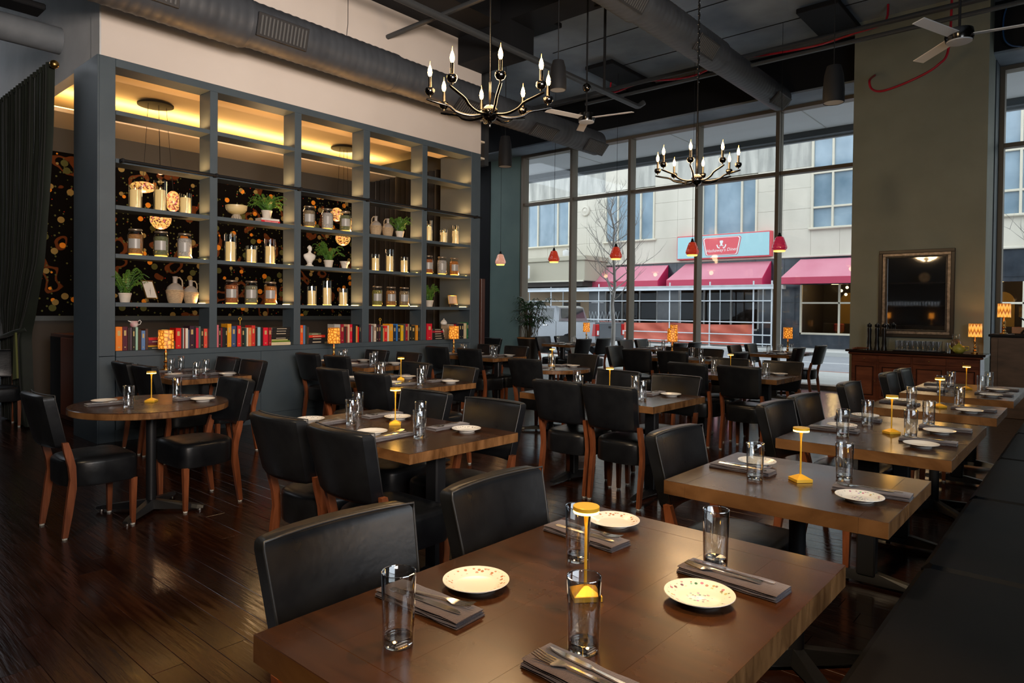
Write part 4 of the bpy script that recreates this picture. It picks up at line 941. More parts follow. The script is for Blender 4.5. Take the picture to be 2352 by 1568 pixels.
# framed cards on easels
def easel(y, label, h=.20, w=.13, tilt=16, col=(.70, .64, .56), rz=0):
    t = empty('framed_card', label, 'frame', (-.13, y, 1.4595), rz); M = Matrix.Translation((.0, 0, .045)) @ Matrix.Rotation(R(-tilt), 4, 'Y')
    part('picture_frame', MB().rbox(-.008, .004, -w/2, w/2, 0, .012, .002).rbox(-.008, .004, -w/2, w/2, h-.012, h, .002).rbox(-.008, .004, -w/2, -w/2+.012, 0, h, .002).rbox(-.008, .004, w/2-.012, w/2, 0, h, .002).xf(M), brass, t)
    part('card', MB().box(-.006, -.001, -w/2+.01, w/2-.01, .01, h-.01).xf(M), mat('card_paper', col, .7), t)
    part('leaf_print', MB().loft([[(0, -.012, .03), (0, -.01, .034)], [(0, 0, .09), (0, .006, .092)], [(0, .018, .14), (0, .019, .141)]], cap=False, closed=False).xf(M), hexm('4a4630'), t)
    part('easel', MB().tube([(.02, -w*.38, 0), (.0, -w*.36, .05), (.012, -w*.30, .05)], .0025, 6).tube([(.02, w*.38, 0), (.0, w*.36, .05), (.012, w*.30, .05)], .0025, 6).tube([(.012, -w*.36, .048), (.012, w*.36, .048)], .0025, 6).tube([(-.09, 0, 0), (-.04, 0, .14)], .0025, 6), brass, t, 60)
easel(2.99, 'small gilt framed card on an easel between the fern and the wicker jugs', .22, .15, 24, rz=R(18))
easel(7.573, 'small copper framed card on an easel in the rightmost bay', .15, .20, 10, (.42, .34, .28))
# things standing on the books
t = empty('cream_jug', 'white china cream jug with pink roses standing on the books, leftmost bay', 'jug', (-.12, 2.80, SZ+.2455))
rose = plate_mat('rose_china', 2); bsdf(rose).inputs['Roughness'].default_value = .2
part('body', MB().lathe([(.001, 0), (.028, 0), (.036, .012), (.042, .030), (.036, .052), (.040, .066), (.037, .066), (.032, .05), (.001, .02)], 24), noisy(mat('rose_jug_china', rough=.2), (.76, .73, .68), (.55, .20, .22), 14, detail=1), t, 60)
part('spout', MB().loft([[(-.012, -.034, .05), (.012, -.034, .05), (.012, -.036, .064), (-.012, -.036, .064)], [(-.003, -.062, .068), (.003, -.062, .068), (.003, -.062, .072), (-.003, -.062, .072)]]), china, t)
part('handle', MB().tube([(0, .036, .058), (0, .058, .076), (0, .072, .058), (0, .062, .032), (0, .040, .022)], .004, 8), china, t, 60)
t = empty('sugar_bowl', 'white china lidded sugar bowl standing on the beige book, rightmost bay', 'bowl', (-.12, 7.36, SZ+.2075+.02))
part('body', MB().lathe([(.001, 0), (.04, 0), (.052, .02), (.050, .045), (.038, .055), (.001, .055)], 24), china, t, 60); part('lid', MB().lathe([(.044, .053), (.036, .065), (.018, .080), (.006, .085), (.010, .095), (.001, .102)], 24), china, t, 60)
part('handle', MB().tube([(0, .045, .045), (0, .066, .04), (0, .05, .018)], .004, 6).tube([(0, -.045, .045), (0, -.066, .04), (0, -.05, .018)], .004, 6), china, t)
bpy.data.objects.remove(bpy.data.objects['spare']) if 'spare' in bpy.data.objects else None
t = empty('pepper_pot', 'small white and brown china pepper pot beside the lying books, rightmost bay', 'shaker', (-.09, 7.318, SZ+.0005)); part('body', MB().lathe([(.001, 0), (.026, 0), (.028, .05), (.020, .10), (.022, .12), (.001, .12)], 20), noisy(mat('brown_drip_china', rough=.3), (.42, .20, .05), (.72, .66, .56), 9, (1, 1, 3)), t, 60); part('top', MB().lathe([(.022, .12), (.016, .14), (.006, .15), (.006, .16), (.001, .165)], 20), china, t, 60)
for y, z, lb in ((3.99, .25, 'second'), (6.10, .235, 'fourth')):
    t = empty('brass_ornament', 'small brass key ornament standing on the books, %s bay' % lb, 'ornament', (-.12, y, SZ+z+.008)); part('stem', MB().tube([(0, 0, 0), (0, 0, .055)], .004, 8), goldpaint, t, 60); part('ring', MB().tube([(0, .018*math.sin(a*PI/6), .073+.018*math.cos(a*PI/6)) for a in range(13)], .004, 8), goldpaint, t, 60)
# ------------------------------------------------------------------ private room lanterns
mosaic = mat('mosaic_lantern_glass', (.4, .1, .1), .3); v = coords(mosaic, 'Object'); vo = N(mosaic, 'TexVoronoi', Scale=55); L(mosaic, v, vo.inputs['Vector']); hs = N(mosaic, 'HueSaturation', Saturation=.55, Value=1.0); L(mosaic, vo.outputs['Color'], hs.inputs['Color'])
mx = N(mosaic, 'Mix', data_type='RGBA'); mx.inputs[0].default_value = .55; sc_ = N(mosaic, 'SeparateColor'); L(mosaic, vo.outputs['Color'], sc_.inputs[0]); L(mosaic, ramp(mosaic, sc_.outputs[0], [(0, (.02, .01, .005)), (.25, (.05, .02, .01)), (.3, (1, .42, .05)), (.7, (1, .66, .18)), (.9, (.75, .60, .12)), (1, (.8, .12, .25))]), bsdf(mosaic).inputs['Emission Color']); bsdf(mosaic).inputs['Emission Strength'].default_value = .75
def lantern_set(x, y, side, items):
    t = empty('mosaic_chandelier', 'black ceiling disc with hanging mosaic glass lanterns, seen through the %s of the bookcase' % side, 'chandelier', (x, y, 0))
    part('canopy', MB().lathe([(.001, 4.245), (.23, 4.245), (.23, 4.22), (.001, 4.22)], 36), blackpaint, t, 40)
    for dx, dy, z, rx, rz_ in items:
        part('cable', MB().tube([(dx*.6, dy*.6, 4.22), (dx, dy, z+rz_)], .003, 5), blackpaint, t)
        part('lantern', MB().lathe([(max(.001, rx*math.sin(PI*i/10)), -rz_*math.cos(PI*i/10)) for i in range(11)], 24, (dx, dy, z)), mosaic, t, 60)
        point('lantern_glow', (x+dx, y+dy, z-rz_-.05), 2.2, (1, .6, .3), .05)
lantern_set(-2.27, 3.84, 'left bays', [(.1, -.2, 3.05, .16, .075), (-.05, .09, 2.66, .14, .15), (.0, .24, 2.92, .10, .15), (.12, .02, 3.3, .05, .05)])
lantern_set(-2.35, 7.02, 'middle bays', [(.05, -.18, 3.05, .11, .12), (-.05, .02, 2.66, .13, .13), (.0, .1, 2.9, .09, .14)])
# low cabinet by the curtain
t = empty('low_cabinet', 'low red brown wooden cabinet behind the green curtain', 'cabinet', (0, 0, 0))
part('body', MB().rbox(-2.54, -1.40, 2.66, 3.0, 0, 1.06, .006), mat('red_brown_veneer', (.10, .03, .016), .4), t); part('door', MB().rbox(-2.06, -1.44, 2.64, 2.66, .06, 1.02, .004), mat('red_veneer_door', (.22, .055, .022), .35), t); part('black_opening', MB().box(-2.50, -2.08, 2.645, 2.66, .06, 1.02), blackpaint, t)
# green velvet curtain
def xl(z): return -2.95 if z > 1.4 else (-2.95+.30*min(1, (1.4-z)/.4) if z > 1.0 else -2.65+.02*(1-z))
def xr(z):
    P = [(4.02, -.80), (3.28, -.84), (2.61, -.95), (1.91, -1.15), (1.32, -1.56), (1.06, -1.80), (.5, -1.72), (0, -1.5)]
    for (a, b), (c, d) in zip(P, P[1:]):
        if z >= c: return d+(b-d)*(z-c)/(a-c)
    return -1.5
t = empty('velvet_curtain', 'dark green velvet curtain on a pole, tied back at the left edge', 'curtain', (0, 0, 0))
rings = []; nx = 120
for i in range(41):
    z = .02+3.96*i/40; a, b = xl(z), xr(z); w = b-a; am = .035+.05*max(0, (2.2-w)/2)
    rings.append([(a+w*j/nx, 2.22+am*math.sin(j*.95+.25*math.sin(z*2))+.012*math.sin(j*2.3), z) for j in range(nx+1)])
m = MB(); m.loft(rings, cap=False, closed=False); part('drape', m, velvet, t, 180)
m = MB(); rings = [[(-2.95+2.15*j/nx, 2.22+.05*math.sin(j*.95), 3.98+.06*i+.012*math.sin(j*.95)) for j in range(nx+1)] for i in range(2)]; m.loft(rings, cap=False, closed=False); part('gathered_heading', m, velvet, t, 180)
part('pole', MB().tube([(-3.0, 2.22, 3.99), (-.78, 2.22, 3.99)], .022, 12), blackpaint, t, 60); part('finial', MB().sph((-.72, 2.22, 3.99), .045, 16, 10), brass, t, 180)
part('tieback', MB().tube([(-2.72, 2.15, 1.22), (-2.3, 2.08, 1.02), (-1.78, 2.10, 1.10), (-1.74, 2.2, 1.14)], .028, 10), velvet, t, 60)
part('sash_end', MB().loft([[(-1.80, 2.10, 1.10), (-1.74, 2.10, 1.10), (-1.74, 2.12, 1.10), (-1.80, 2.12, 1.10)], [(-1.76, 2.08, .55), (-1.58, 2.08, .58), (-1.58, 2.10, .58), (-1.76, 2.10, .55)]]), mat('olive_sash', (.10, .11, .02), .7), t)
# ------------------------------------------------------------------ bench under the camera
t = empty('banquette', 'long black leather bench running along the right side of the tables', 'bench', (0, 0, 0))
bl = noisy(mat('bench_leather', rough=.6, spec=.15), (.003, .0035, .004), (.006, .0065, .008), 3, bump=.05)
part('plinth', MB().box(7.30, 8.1, -.9, 9.5, 0, .30), blackpaint, t)
for k in range(8): part('seat_cushion', MB().rbox(7.22, 8.0, -.9+k*1.3+.002, -.9+(k+1)*1.3-.002, .30, .455, .025, .03), bl, t)
for k in range(8): part('back_cushion', MB().rbox(8.0, 8.14, -.9+k*1.3+.002, -.9+(k+1)*1.3-.002, .30, .86, .025, .03), bl, t)
# ------------------------------------------------------------------ sideboard and the pillar wall
mahog = noisy(mat('mahogany', rough=.28, coat=.3), (.085, .022, .012), (.18, .050, .022), 4, (1, 1, 5)); mahog2 = noisy(mat('mahogany_panel', rough=.3), (.15, .042, .020), (.25, .080, .036), 4, (1, 1, 4)); sbtop = mat('dark_polished_top', (.02, .012, .010), .15)
sb = empty('sideboard', 'mahogany sideboard with four drawers and four panelled doors under the mirror', 'sideboard', (0, 0, 0))
part('top', MB().rbox(4.71, 6.54, 11.50, 12.07, .825, .86, .006), sbtop, sb); part('carcass', MB().rbox(4.78, 6.47, 11.60, 12.06, .06, .825, .004), mahog, sb)
part('cornice', MB().rbox(4.74, 6.51, 11.55, 12.06, .785, .825, .012), mahog, sb); part('plinth', MB().rbox(4.76, 6.49, 11.58, 12.06, 0, .09, .006), mahog, sb)
cuts = [4.78, 5.16, 5.62, 6.07, 6.47]
for i, (a, b) in enumerate(zip(cuts, cuts[1:])):
    yf = 11.575 if i in (1, 2) else 11.59
    d = part('drawer', MB().rbox(a+.012, b-.012, yf, yf+.02, .67, .775, .004), mahog, sb); part('knob', MB().sph(((a+b)/2, yf-.012, .722), .011, 10, 8), brass, d, 180)
    d = part('door', MB().rbox(a+.015, b-.015, yf, yf+.02, .11, .65, .004), mahog, sb)
    part('raised_panel', MB().rbox(a+.075, b-.075, yf-.010, yf, .17, .59, .010), mahog2, d); part('panel_moulding', MB().rbox(a+.060, b-.060, yf-.006, yf-.0005, .155, .165, .002).rbox(a+.06, b-.06, yf-.006, yf-.0005, .595, .605, .002).rbox(a+.060, a+.07, yf-.006, yf-.0005, .155, .605, .002).rbox(b-.07, b-.06, yf-.006, yf-.0005, .155, .605, .002), sbtop, d)
    part('knob', MB().sph((b-.035 if i % 2 == 0 else a+.035, yf-.012, .38), .009, 10, 8), brass, d, 180)
mir = empty('wall_mirror', 'framed mirror with dark outer moulding and silvered beaded inner frame on the olive pillar', 'mirror', (0, 12.10, 0)); X0, X1, Z0, Z1 = 5.05, 6.08, 1.06, 2.43
def frame_ring(o, w, y0, y1, m, nm):
    a = MB()
    for x0, x1, z0, z1 in ((X0+o, X1-o, Z0+o, Z0+o+w), (X0+o, X1-o, Z1-o-w, Z1-o), (X0+o, X0+o+w, Z0+o+w, Z1-o-w), (X1-o-w, X1-o, Z0+o+w, Z1-o-w)): a.rbox(x0, x1, y0, y1, z0, z1, .004)
    part(nm, a, m, mir)
silverf = noisy(mat('antique_silver_frame', rough=.4, metal=.6), (.16, .13, .11), (.36, .31, .27), 20)
frame_ring(0, .05, -.06, -.002, mat('dark_frame_moulding', (.025, .018, .014), .35), 'outer_moulding'); frame_ring(.05, .045, -.045, -.002, silverf, 'inner_moulding'); frame_ring(.095, .025, -.035, -.002, mat('black_bead_band', (.03, .026, .022), .4), 'bead_band')
bd = MB()
for k in range(66): bd.sph((X0+.11+k*.0122, -.037, Z1-.108), .005, 6, 4).sph((X0+.11+k*.0122, -.037, Z0+.108), .005, 6, 4)
for k in range(94): bd.sph((X0+.108, -.037, Z0+.11+k*.0122), .005, 6, 4).sph((X1-.108, -.037, Z0+.11+k*.0122), .005, 6, 4)
o = part('beading', bd, silverf, mir); o['kind'] = 'stuff'
part('mirror_glass', MB().box(X0+.115, X1-.115, -.012, -.004, Z0+.115, Z1-.115), mat('mirror_silver', (.62, .64, .66), .03, 1), mir)
millm = mat('black_lacquer_wood', (.010, .009, .009), .25)
for k, x in enumerate((4.99, 5.10, 5.20)):
    t = empty('pepper_mill', 'tall black pepper mill on the sideboard, %s of three' % POSN[k], 'pepper mill', (x, 11.78, .8604), 0, 'tall black pepper mills'); part('body', MB().lathe([(.001, 0), (.040, 0), (.040, .02), (.030, .06), (.034, .10), (.026, .20), (.032, .30), (.030, .34), (.001, .34)], 24), millm, t, 50); part('head', MB().lathe([(.028, .345), (.036, .37), (.034, .395), (.012, .405), (.010, .42), (.001, .422)], 24), millm, t, 50)
tag(obj('serving_tray', MB().rbox(5.36, 6.02, 11.58, 11.86, .8605, .872, .004), blackpaint), 'black tray holding two rows of upturned glasses on the sideboard', 'tray')
clearer = thin_glass('sideboard_glass', (.97, .97, .96), gl=4.5)
sm = mesh('stacked_tumbler', MB().lathe([(.001, .003), (.030, 0), (.033, .13), (.034, .145), (.031, .145), (.028, .018), (.001, .016)], 20), clearer, 50)
NM['stacked_tumbler'] = ('small clear glass', 'glass', 'rows of small glasses on the sideboard tray')
for r_ in range(2):
    for k in range(9):
        o = item(sm, (5.41+k*.068, 11.65+r_*.09, .8728), k, '%s from the left in the %s row on the sideboard tray' % (ORD[k], ('front', 'back')[r_]))
o = item(sm, (6.06, 11.70, .8604), 0, 'standing alone beside the tray on the sideboard')
t = empty('teapot', 'yellow green glazed teapot on the sideboard before the glass jar', 'teapot', (6.20, 11.68, .8604)); yg = noisy(mat('yellow_green_glaze', rough=.25), (.28, .30, .04), (.55, .52, .10), 16)
part('body', MB().lathe([(.001, 0), (.045, 0), (.078, .03), (.086, .065), (.070, .105), (.035, .118), (.001, .118)], 28), yg, t, 60); part('lid', MB().lathe([(.036, .117), (.030, .130), (.010, .138), (.014, .150), (.001, .156)], 20), yg, t, 60)
part('spout', MB().tube([(-.07, 0, .05), (-.105, 0, .075), (-.115, 0, .115)], [.016, .011, .008], 10), yg, t, 60); part('handle', MB().tube([(.07, 0, .10), (.115, 0, .10), (.118, 0, .055), (.078, 0, .04)], .008, 8), yg, t, 60)
t = empty('glass_jar', 'clear lidded glass jar standing behind the teapot on the sideboard', 'jar', (6.14, 11.85, .8604)); part('body', MB().lathe([(.001, 0), (.06, 0), (.07, .06), (.065, .16), (.04, .20), (.001, .20)], 24), noisy(mat('amber_brown_glass', rough=.15), (.10, .06, .03), (.25, .18, .12), 12), t, 60); part('neck', MB().lathe([(.038, .20), (.048, .21), (.050, .27), (.046, .275)], 24), vaseglass, t, 60)
for k in range(3): tag(obj('wooden_spoon', MB().tube([(4.80+k*.03, 11.56, .872+k*.006), (4.95+k*.03, 11.62+k*.02, .872+k*.006)], [.016, .007], 8), chairwood, smooth=60), 'wooden spoon lying at the left end of the sideboard, %s layer' % ('bottom', 'middle', 'top')[k], 'spoon', 'wooden spoons')
alamp(zigm, 24, 'amber chevron shade lamp at the right end of the sideboard', (6.38, 11.80, .8604), foot=.24, hs=.195, rs=.085)
# host stand
hsn = empty('host_stand', 'brown wooden host stand by the right window', 'stand', (0, 0, 0)); hw = noisy(mat('worn_brown_wood', rough=.45), (.050, .028, .018), (.12, .072, .048), 3, (1, 1, 3))
part('body', MB().rbox(6.60, 7.75, 11.50, 12.0, 0, 1.12, .006), hw, hsn); part('top', MB().rbox(6.57, 7.78, 11.46, 12.02, 1.12, 1.155, .006), blackpaint, hsn)
for a, b in ((6.60, 6.68), (7.18, 7.26)): part('stile', MB().rbox(a, b, 11.49, 11.50, .02, 1.10, .003), hw, hsn)
alamp(zigm, 24, 'amber chevron shade lamp on the host stand by the right window', (6.72, 11.75, 1.1556), foot=.235, hs=.195, rs=.08)
t = empty('tablet_stand', 'black tablet on an angled stand on the host stand', 'tablet', (6.98, 11.72, 1.1556)); part('base', MB().rbox(-.13, .13, -.09, .09, 0, .012, .004), blackpaint, t)
part('arm', MB().tube([(-.06, 0, .012), (.0, 0, .10), (.06, 0, .012)], .014, 8), blackpaint, t); part('tablet', MB().rbox(-.14, .14, -.10, .10, 0, .012, .004).xf(Matrix.Translation((.03, 0, .145)) @ Matrix.Rotation(R(38), 4, 'Y')), blackpaint, t); part('card_holder', MB().rbox(-.17, -.02, .04, .05, .012, .10, .002), hexm('8a6a50'), t)
# ------------------------------------------------------------------ chandeliers
bulb_me = None
def chandelier(label, x, y, z, rot, group='black chandeliers over the middle tables'):
    t = empty('candle_chandelier', label, 'chandelier', (x, y, z), rot, group)
    part('hub', MB().sph((0, 0, 0), .062, 24, 14), black_chrome, t, 180); part('finial', MB().lathe([(.001, -.11), (.008, -.105), (.008, -.08), (.02, -.065), (.001, -.055)], 14), black_chrome, t, 50)
    part('rod', MB().tube([(0, 0, .05), (0, 0, 1.1), (0, 0, 6.2-z)], .008, 8), black_chrome, t, 60)
    ln = MB()
    for k in range(int((5.9-z-1.1)/.05)):
        zz = 1.1+k*.05; a = (k % 2)*PI/2; ln.tube([(.014*math.cos(a)*math.cos(b), .014*math.sin(a)*math.cos(b), zz+.03*math.sin(b)) for b in [2*PI*j/8 for j in range(9)]], .003, 5)
    part('chain', ln, black_chrome, t, 60)['kind'] = 'stuff'
    for k in range(8):
        a = k*PI/4; c, s = math.cos(a), math.sin(a); P = []
        for i in range(13):
            q = i/12; P.append((( .05+.42*q)*c, (.05+.42*q)*s, -.012-.022*math.sin(min(1, q*1.6)*PI)+.085*q**1.8+.012*math.sin(q*PI)*(q > .5)))
        ar = part('arm', MB().tube(P, [.010]*12+[.008], 8), black_chrome, t, 60); E = Vector(P[-1])
        px, py = .445*c, .445*s
        part('bobeche', MB().lathe([(.001, 0), (.008, .003), (.008, .014), (.026, .020), (.038, .042), (.036, .062), (.030, .068), (.001, .058)], 16, (px, py, .085)), black_chrome, ar, 60)
        part('candle_sleeve', MB().lathe([(.0125, .055), (.0125, .150), (.001, .150)], 12, (px, py, .085)), black_chrome, ar, 50)
        bl_ = part('bulb', MB().lathe([(.006, .150), (.013, .163), (.017, .182), (.014, .205), (.007, .226), (.0045, .232)], 12, (px, py, .085)), bulbm, ar, 180)
    for k in range(8):
        a = k*PI/4; part('bulb_tip', MB().tube([(.445*math.cos(a), .445*math.sin(a), .315), (.445*math.cos(a)+.001, .445*math.sin(a), .332), (.445*math.cos(a)+.004, .445*math.sin(a), .348)], [.0045, .0025, .0006], 6), bulbtip, t)
    return t
chandelier('black eight-arm candle chandelier nearest the camera before the white wall', 4.29, 3.67, 2.88, R(-38))
chandelier('black eight-arm candle chandelier farther away, seen against the windows', 4.27, 7.13, 2.92, R(-28))
for x, y in ((4.29, 3.67), (4.27, 7.13)): point('chandelier_glow', (x, y, 3.12), 42, (1, .66, .34), .30)
# ------------------------------------------------------------------ red glass pendants by the window
def pend_mat(name, c1, c2, s):
    m = mat(name, c1, .12, spec=.8); v = coords(m, 'Object'); vo = N(m, 'TexVoronoi', Scale=26); L(m, v, vo.inputs['Vector'])
    L(m, ramp(m, vo.outputs['Distance'], [(.1, c1), (.6, c2)]), bsdf(m).inputs['Base Color']); L(m, ramp(m, vo.outputs['Distance'], [(.1, c2), (.6, c1)]), bsdf(m).inputs['Emission Color']); bsdf(m).inputs['Emission Strength'].default_value = s
    bp = N(m, 'Bump', Strength=.7, Distance=.01); L(m, vo.outputs['Distance'], bp.inputs['Height']); L(m, bp.outputs[0], bsdf(m).inputs['Normal']); return m
pm = [pend_mat('pale_red_crackle_glass', (.75, .30, .22), (.9, .55, .38), .35), pend_mat('deep_red_crackle_glass', (.35, .02, .015), (.75, .08, .03), .30), pend_mat('crimson_crackle_glass', (.30, .01, .06), (.8, .05, .08), .32)]
warmrim = emis('pendant_rim_glow', (1, .55, .08), 2.6)
for k, (x, lb, mi) in enumerate(((-2.48, 'pale red glass pendant hanging before the teal wall, leftmost of five', 0), (-.96, 'red glass pendant over the left window table, second from the left', 1), (.57, 'red glass pendant in front of the bare tree, third from the left', 1), (2.18, 'amber red glass pendant beside the diner sign, fourth from the left', 1), (3.73, 'crimson glass pendant nearest the olive pillar, rightmost of five', 2))):
    t = empty('glass_pendant', lb, 'pendant lamp', (x, 11.3, 2.43), k*.7, 'red glass pendants by the window')
    part('shade', MB().loft([[(r*math.cos(2*PI*j/10), r*math.sin(2*PI*j/10), z) for j in range(10)] for r, z in ((.095, .02), (.122, .06), (.118, .09), (.066, .235), (.045, .25))], cap=False), pm[mi], t)
    part('rim', MB().loft([[(r*math.cos(2*PI*j/10), r*math.sin(2*PI*j/10), z) for j in range(10)] for r, z in ((.086, 0), (.097, .022))]), warmrim, t)
    part('cap', MB().lathe([(.032, .245), (.030, .27), (.020, .285), (.020, .31), (.006, .315)], 14), blackpaint, t, 50); part('cord', MB().tube([(0, 0, .31), (0, 0, 6.2-2.43)], .0035, 6), blackpaint, t)
    point('pendant_glow', (x, 11.3, 2.38), 1.6, (1, .5, .2), .05)
# ------------------------------------------------------------------ potted palm
t = empty('potted_palm', 'lady palm with dark fanned leaves in a tall black planter by the teal wall', 'plant', (-2.68, 12.6, 0))
part('planter', MB().lathe([(.001, 0), (.19, 0), (.30, .74), (.28, .74), (.27, .68), (.001, .68)], 36), mat('black_bronze_planter', (.03, .026, .022), .35, .5), t, 40)
part('planter_rim', MB().lathe([(.285, .735), (.305, .74), (.305, .765), (.285, .765)], 36), mat('amber_planter_rim', (.30, .13, .03), .5), t, 40)
rnd = random.Random(4); m = MB(); cm_ = MB()
for i in range(46):
    a = rnd.uniform(0, 2*PI); r0 = rnd.uniform(0, .16); h = rnd.uniform(.35, 1.0); r1 = r0+rnd.uniform(.05, .34)*(1.1-h*.35); zt = .68+h
    cm_.tube([(r0*math.cos(a), r0*math.sin(a), .68), (.5*(r0+r1)*math.cos(a), .5*(r0+r1)*math.sin(a), .68+h*.6), (r1*math.cos(a), r1*math.sin(a), zt)], .007, 5)
    top = Vector((r1*math.cos(a), r1*math.sin(a), zt)); o_ = Vector((math.cos(a), math.sin(a), .25))
    for k in range(9):
        b = -1.25+2.5*k/8; d = Vector((math.cos(a+b), math.sin(a+b), .35*math.cos(b)+rnd.uniform(-.2, .2))).normalized(); l = rnd.uniform(.24, .40); s = Vector((-d.y, d.x, 0)).normalized()*.019
        q1 = top+d*l*.45+Vector((0, 0, .015)); q2 = top+d*l*.8-Vector((0, 0, .03)); q3 = top+d*l-Vector((0, 0, .10))
        m.add([top, q1-s, q1+s, q2-s*.9, q2+s*.9, q3], [(0, 1, 2), (1, 3, 4, 2), (3, 5, 4)])
part('canes', cm_, mat('palm_cane', (.05, .04, .015), .6), t)['kind'] = 'stuff'; part('leaves', m, palmm, t)['kind'] = 'stuff'
# ------------------------------------------------------------------ the street outside
asph = noisy(mat('grey_asphalt', rough=.8), (.22, .23, .25), (.28, .29, .31), .8); pave = noisy(mat('pale_concrete_pavement', rough=.8), (.46, .46, .44), (.55, .55, .53), .7); curbm = mat('curb_stone', (.42, .42, .41), .8); whiteline = mat('road_line_white', (.75, .75, .75), .6); redbrick = noisy(mat('red_brick_band', rough=.8), (.30, .14, .10), (.40, .20, .15), 3)
g = struct('pavement_near', MB().box(-30, 40, YW+.28, 17.6, -.2, -.02), curbm)
k = 0
for xx in range(-8, 14):
    for yy in range(3): part('paving_slab', MB().rbox(xx*1.25+.005, xx*1.25+1.245, 13.64+yy*1.25+.005, 13.64+yy*1.25+1.245, -.02, .0, .003), pave, g)
part('brick_band', MB().box(-30, 40, 17.40, 17.58, -.02, .001), redbrick, g)
rd = struct('road', MB().box(-60, 60, 17.6, 29.0, -.5, -.32), asph)
part('lane_line', MB().box(-60, 60, 21.3, 21.42, -.32, -.316), whiteline, rd); part('lane_line', MB().box(-60, 60, 25.0, 25.12, -.32, -.316), whiteline, rd)
struct('pavement_far', MB().box(-60, 60, 29.0, 33, -.5, -.16), pave)
ov = struct('canopy_ceiling', MB().box(-8, 14, YW+.3, 16.3, 5.62, 5.75), mat('pale_grey_soffit', (.62, .64, .66), .8))
part('fascia', MB().box(-8, 14, 16.2, 16.4, 5.48, 5.75), mat('dark_fascia', (.08, .09, .10), .6), ov); part('gutter', MB().box(-8, 14, 16.4, 16.5, 5.44, 5.56), mat('grey_gutter', (.30, .32, .34), .6), ov)
for x in range(-6, 14, 3): part('soffit_joint', MB().box(x, x+.02, YW+.3, 16.2, 5.612, 5.62), curbm, ov)
part('wall_above', MB().box(-30, 30, YW+.3, 14.2, 6.2, 12), curbm, ov)
# building across the street
stone = noisy(mat('cream_limestone', rough=.85), (.54, .50, .42), (.66, .61, .52), .7, (1, 1, .35), 'Object', detail=6)
_v = coords(stone, 'Generated'); _i = N(stone, 'ObjectInfo')
grime = noisy(mat('grimy_limestone', rough=.9), (.25, .25, .23), (.55, .53, .48), 1.6, (1.6, 1, .28), detail=9)
granite = noisy(mat('black_granite', rough=.2, spec=.6), (.018, .024, .034), (.045, .055, .070), 2); wf = mat('cream_window_frame', (.62, .57, .46), .6); tanw = noisy(mat('tan_render', rough=.8), (.30, .21, .13), (.38, .28, .18), 1); tan2 = mat('beige_canopy_metal', (.42, .38, .29), .6)
bd_ = empty('stone_building', 'cream stone building across the street with black granite shopfront below', 'building', (0, 32, 0))
part('core', MB().box(-34, 24, .25, 10, 4.02, 16), stone, bd_); 
wtop = [7.95, 7.95, 7.95, 9.4, 9.4, 9.4]
wins = [(-19.0, -15.72), (-13.28, -10.15), (-7.5, -4.65), (-2.2, 1.5), (4.5, 8.2), (11, 14.5)]; rowsz = [4.05, 5.28, 6.2, 7.15, 8.1, 9.3, 10.6, 12, 13.5]
def solid(x0, x1, z0, z1): return not any(a < x1-.02 and b > x0+.02 and z0 < t-.2 for (a, b), t in zip(wins, wtop)) or z1 <= 5.30
xs_ = sorted(set([-34, 24]+[e for w in wins for e in w]))
nb = 0
for zi in range(len(rowsz)-1):
    z0, z1 = rowsz[zi], rowsz[zi+1]
    for a, b in zip(xs_, xs_[1:]):
        if not solid(a, b, z0, z1): continue
        n = max(1, round((b-a)/1.35)); 
        for k in range(n):
            u, v = a+(b-a)*k/n, a+(b-a)*(k+1)/n
            part('stone_block', MB().rbox(u+.003, v-.003, random.uniform(-.004, .004), .25, z0+.003, z1-.003, .004), grime if (z0 > 7.9 and random.random() < .7 and u < -3) else stone, bd_)
part('cornice_ledge', MB().rbox(-34, 24, -.12, .1, 3.96, 4.06, .02), stone, bd_)
for i, (a, b) in enumerate(wins):
    TP = wtop[i]
    w = part('window', MB().rbox(a, a+.10, -.05, .12, 5.30, TP, .01).rbox(b-.10, b, -.05, .12, 5.30, TP, .01).rbox(a, b, -.05, .12, TP, TP+.1, .01), wf, bd_)
    part('window_ledge', MB().rbox(a-.08, b+.12, -.15, .08, 5.20, 5.30, .02), wf, w)
    if i >= 3:
        mxs = [a+.92, a+2.5]; hz = [6.2, 7.75]
    else: mxs = [a+(b-a)*.27, a+(b-a)*.73]; hz = []
    for x in mxs: part('mullion', MB().rbox(x-.045, x+.045, -.04, .1, 5.30, TP, .01), wf, w)
    for z in hz: part('glazing_bar', MB().rbox(a, b, -.035, .1, z-.045, z+.045, .01), wf, w)
    ex = [a+.1]+mxs+[b-.1]; ez = [5.3]+hz+[TP]
    for u, v in zip(ex, ex[1:]):
        for p, q in zip(ez, ez[1:]): part('pane', MB().box(u, v, .06, .07, p, q), cityglass, w)
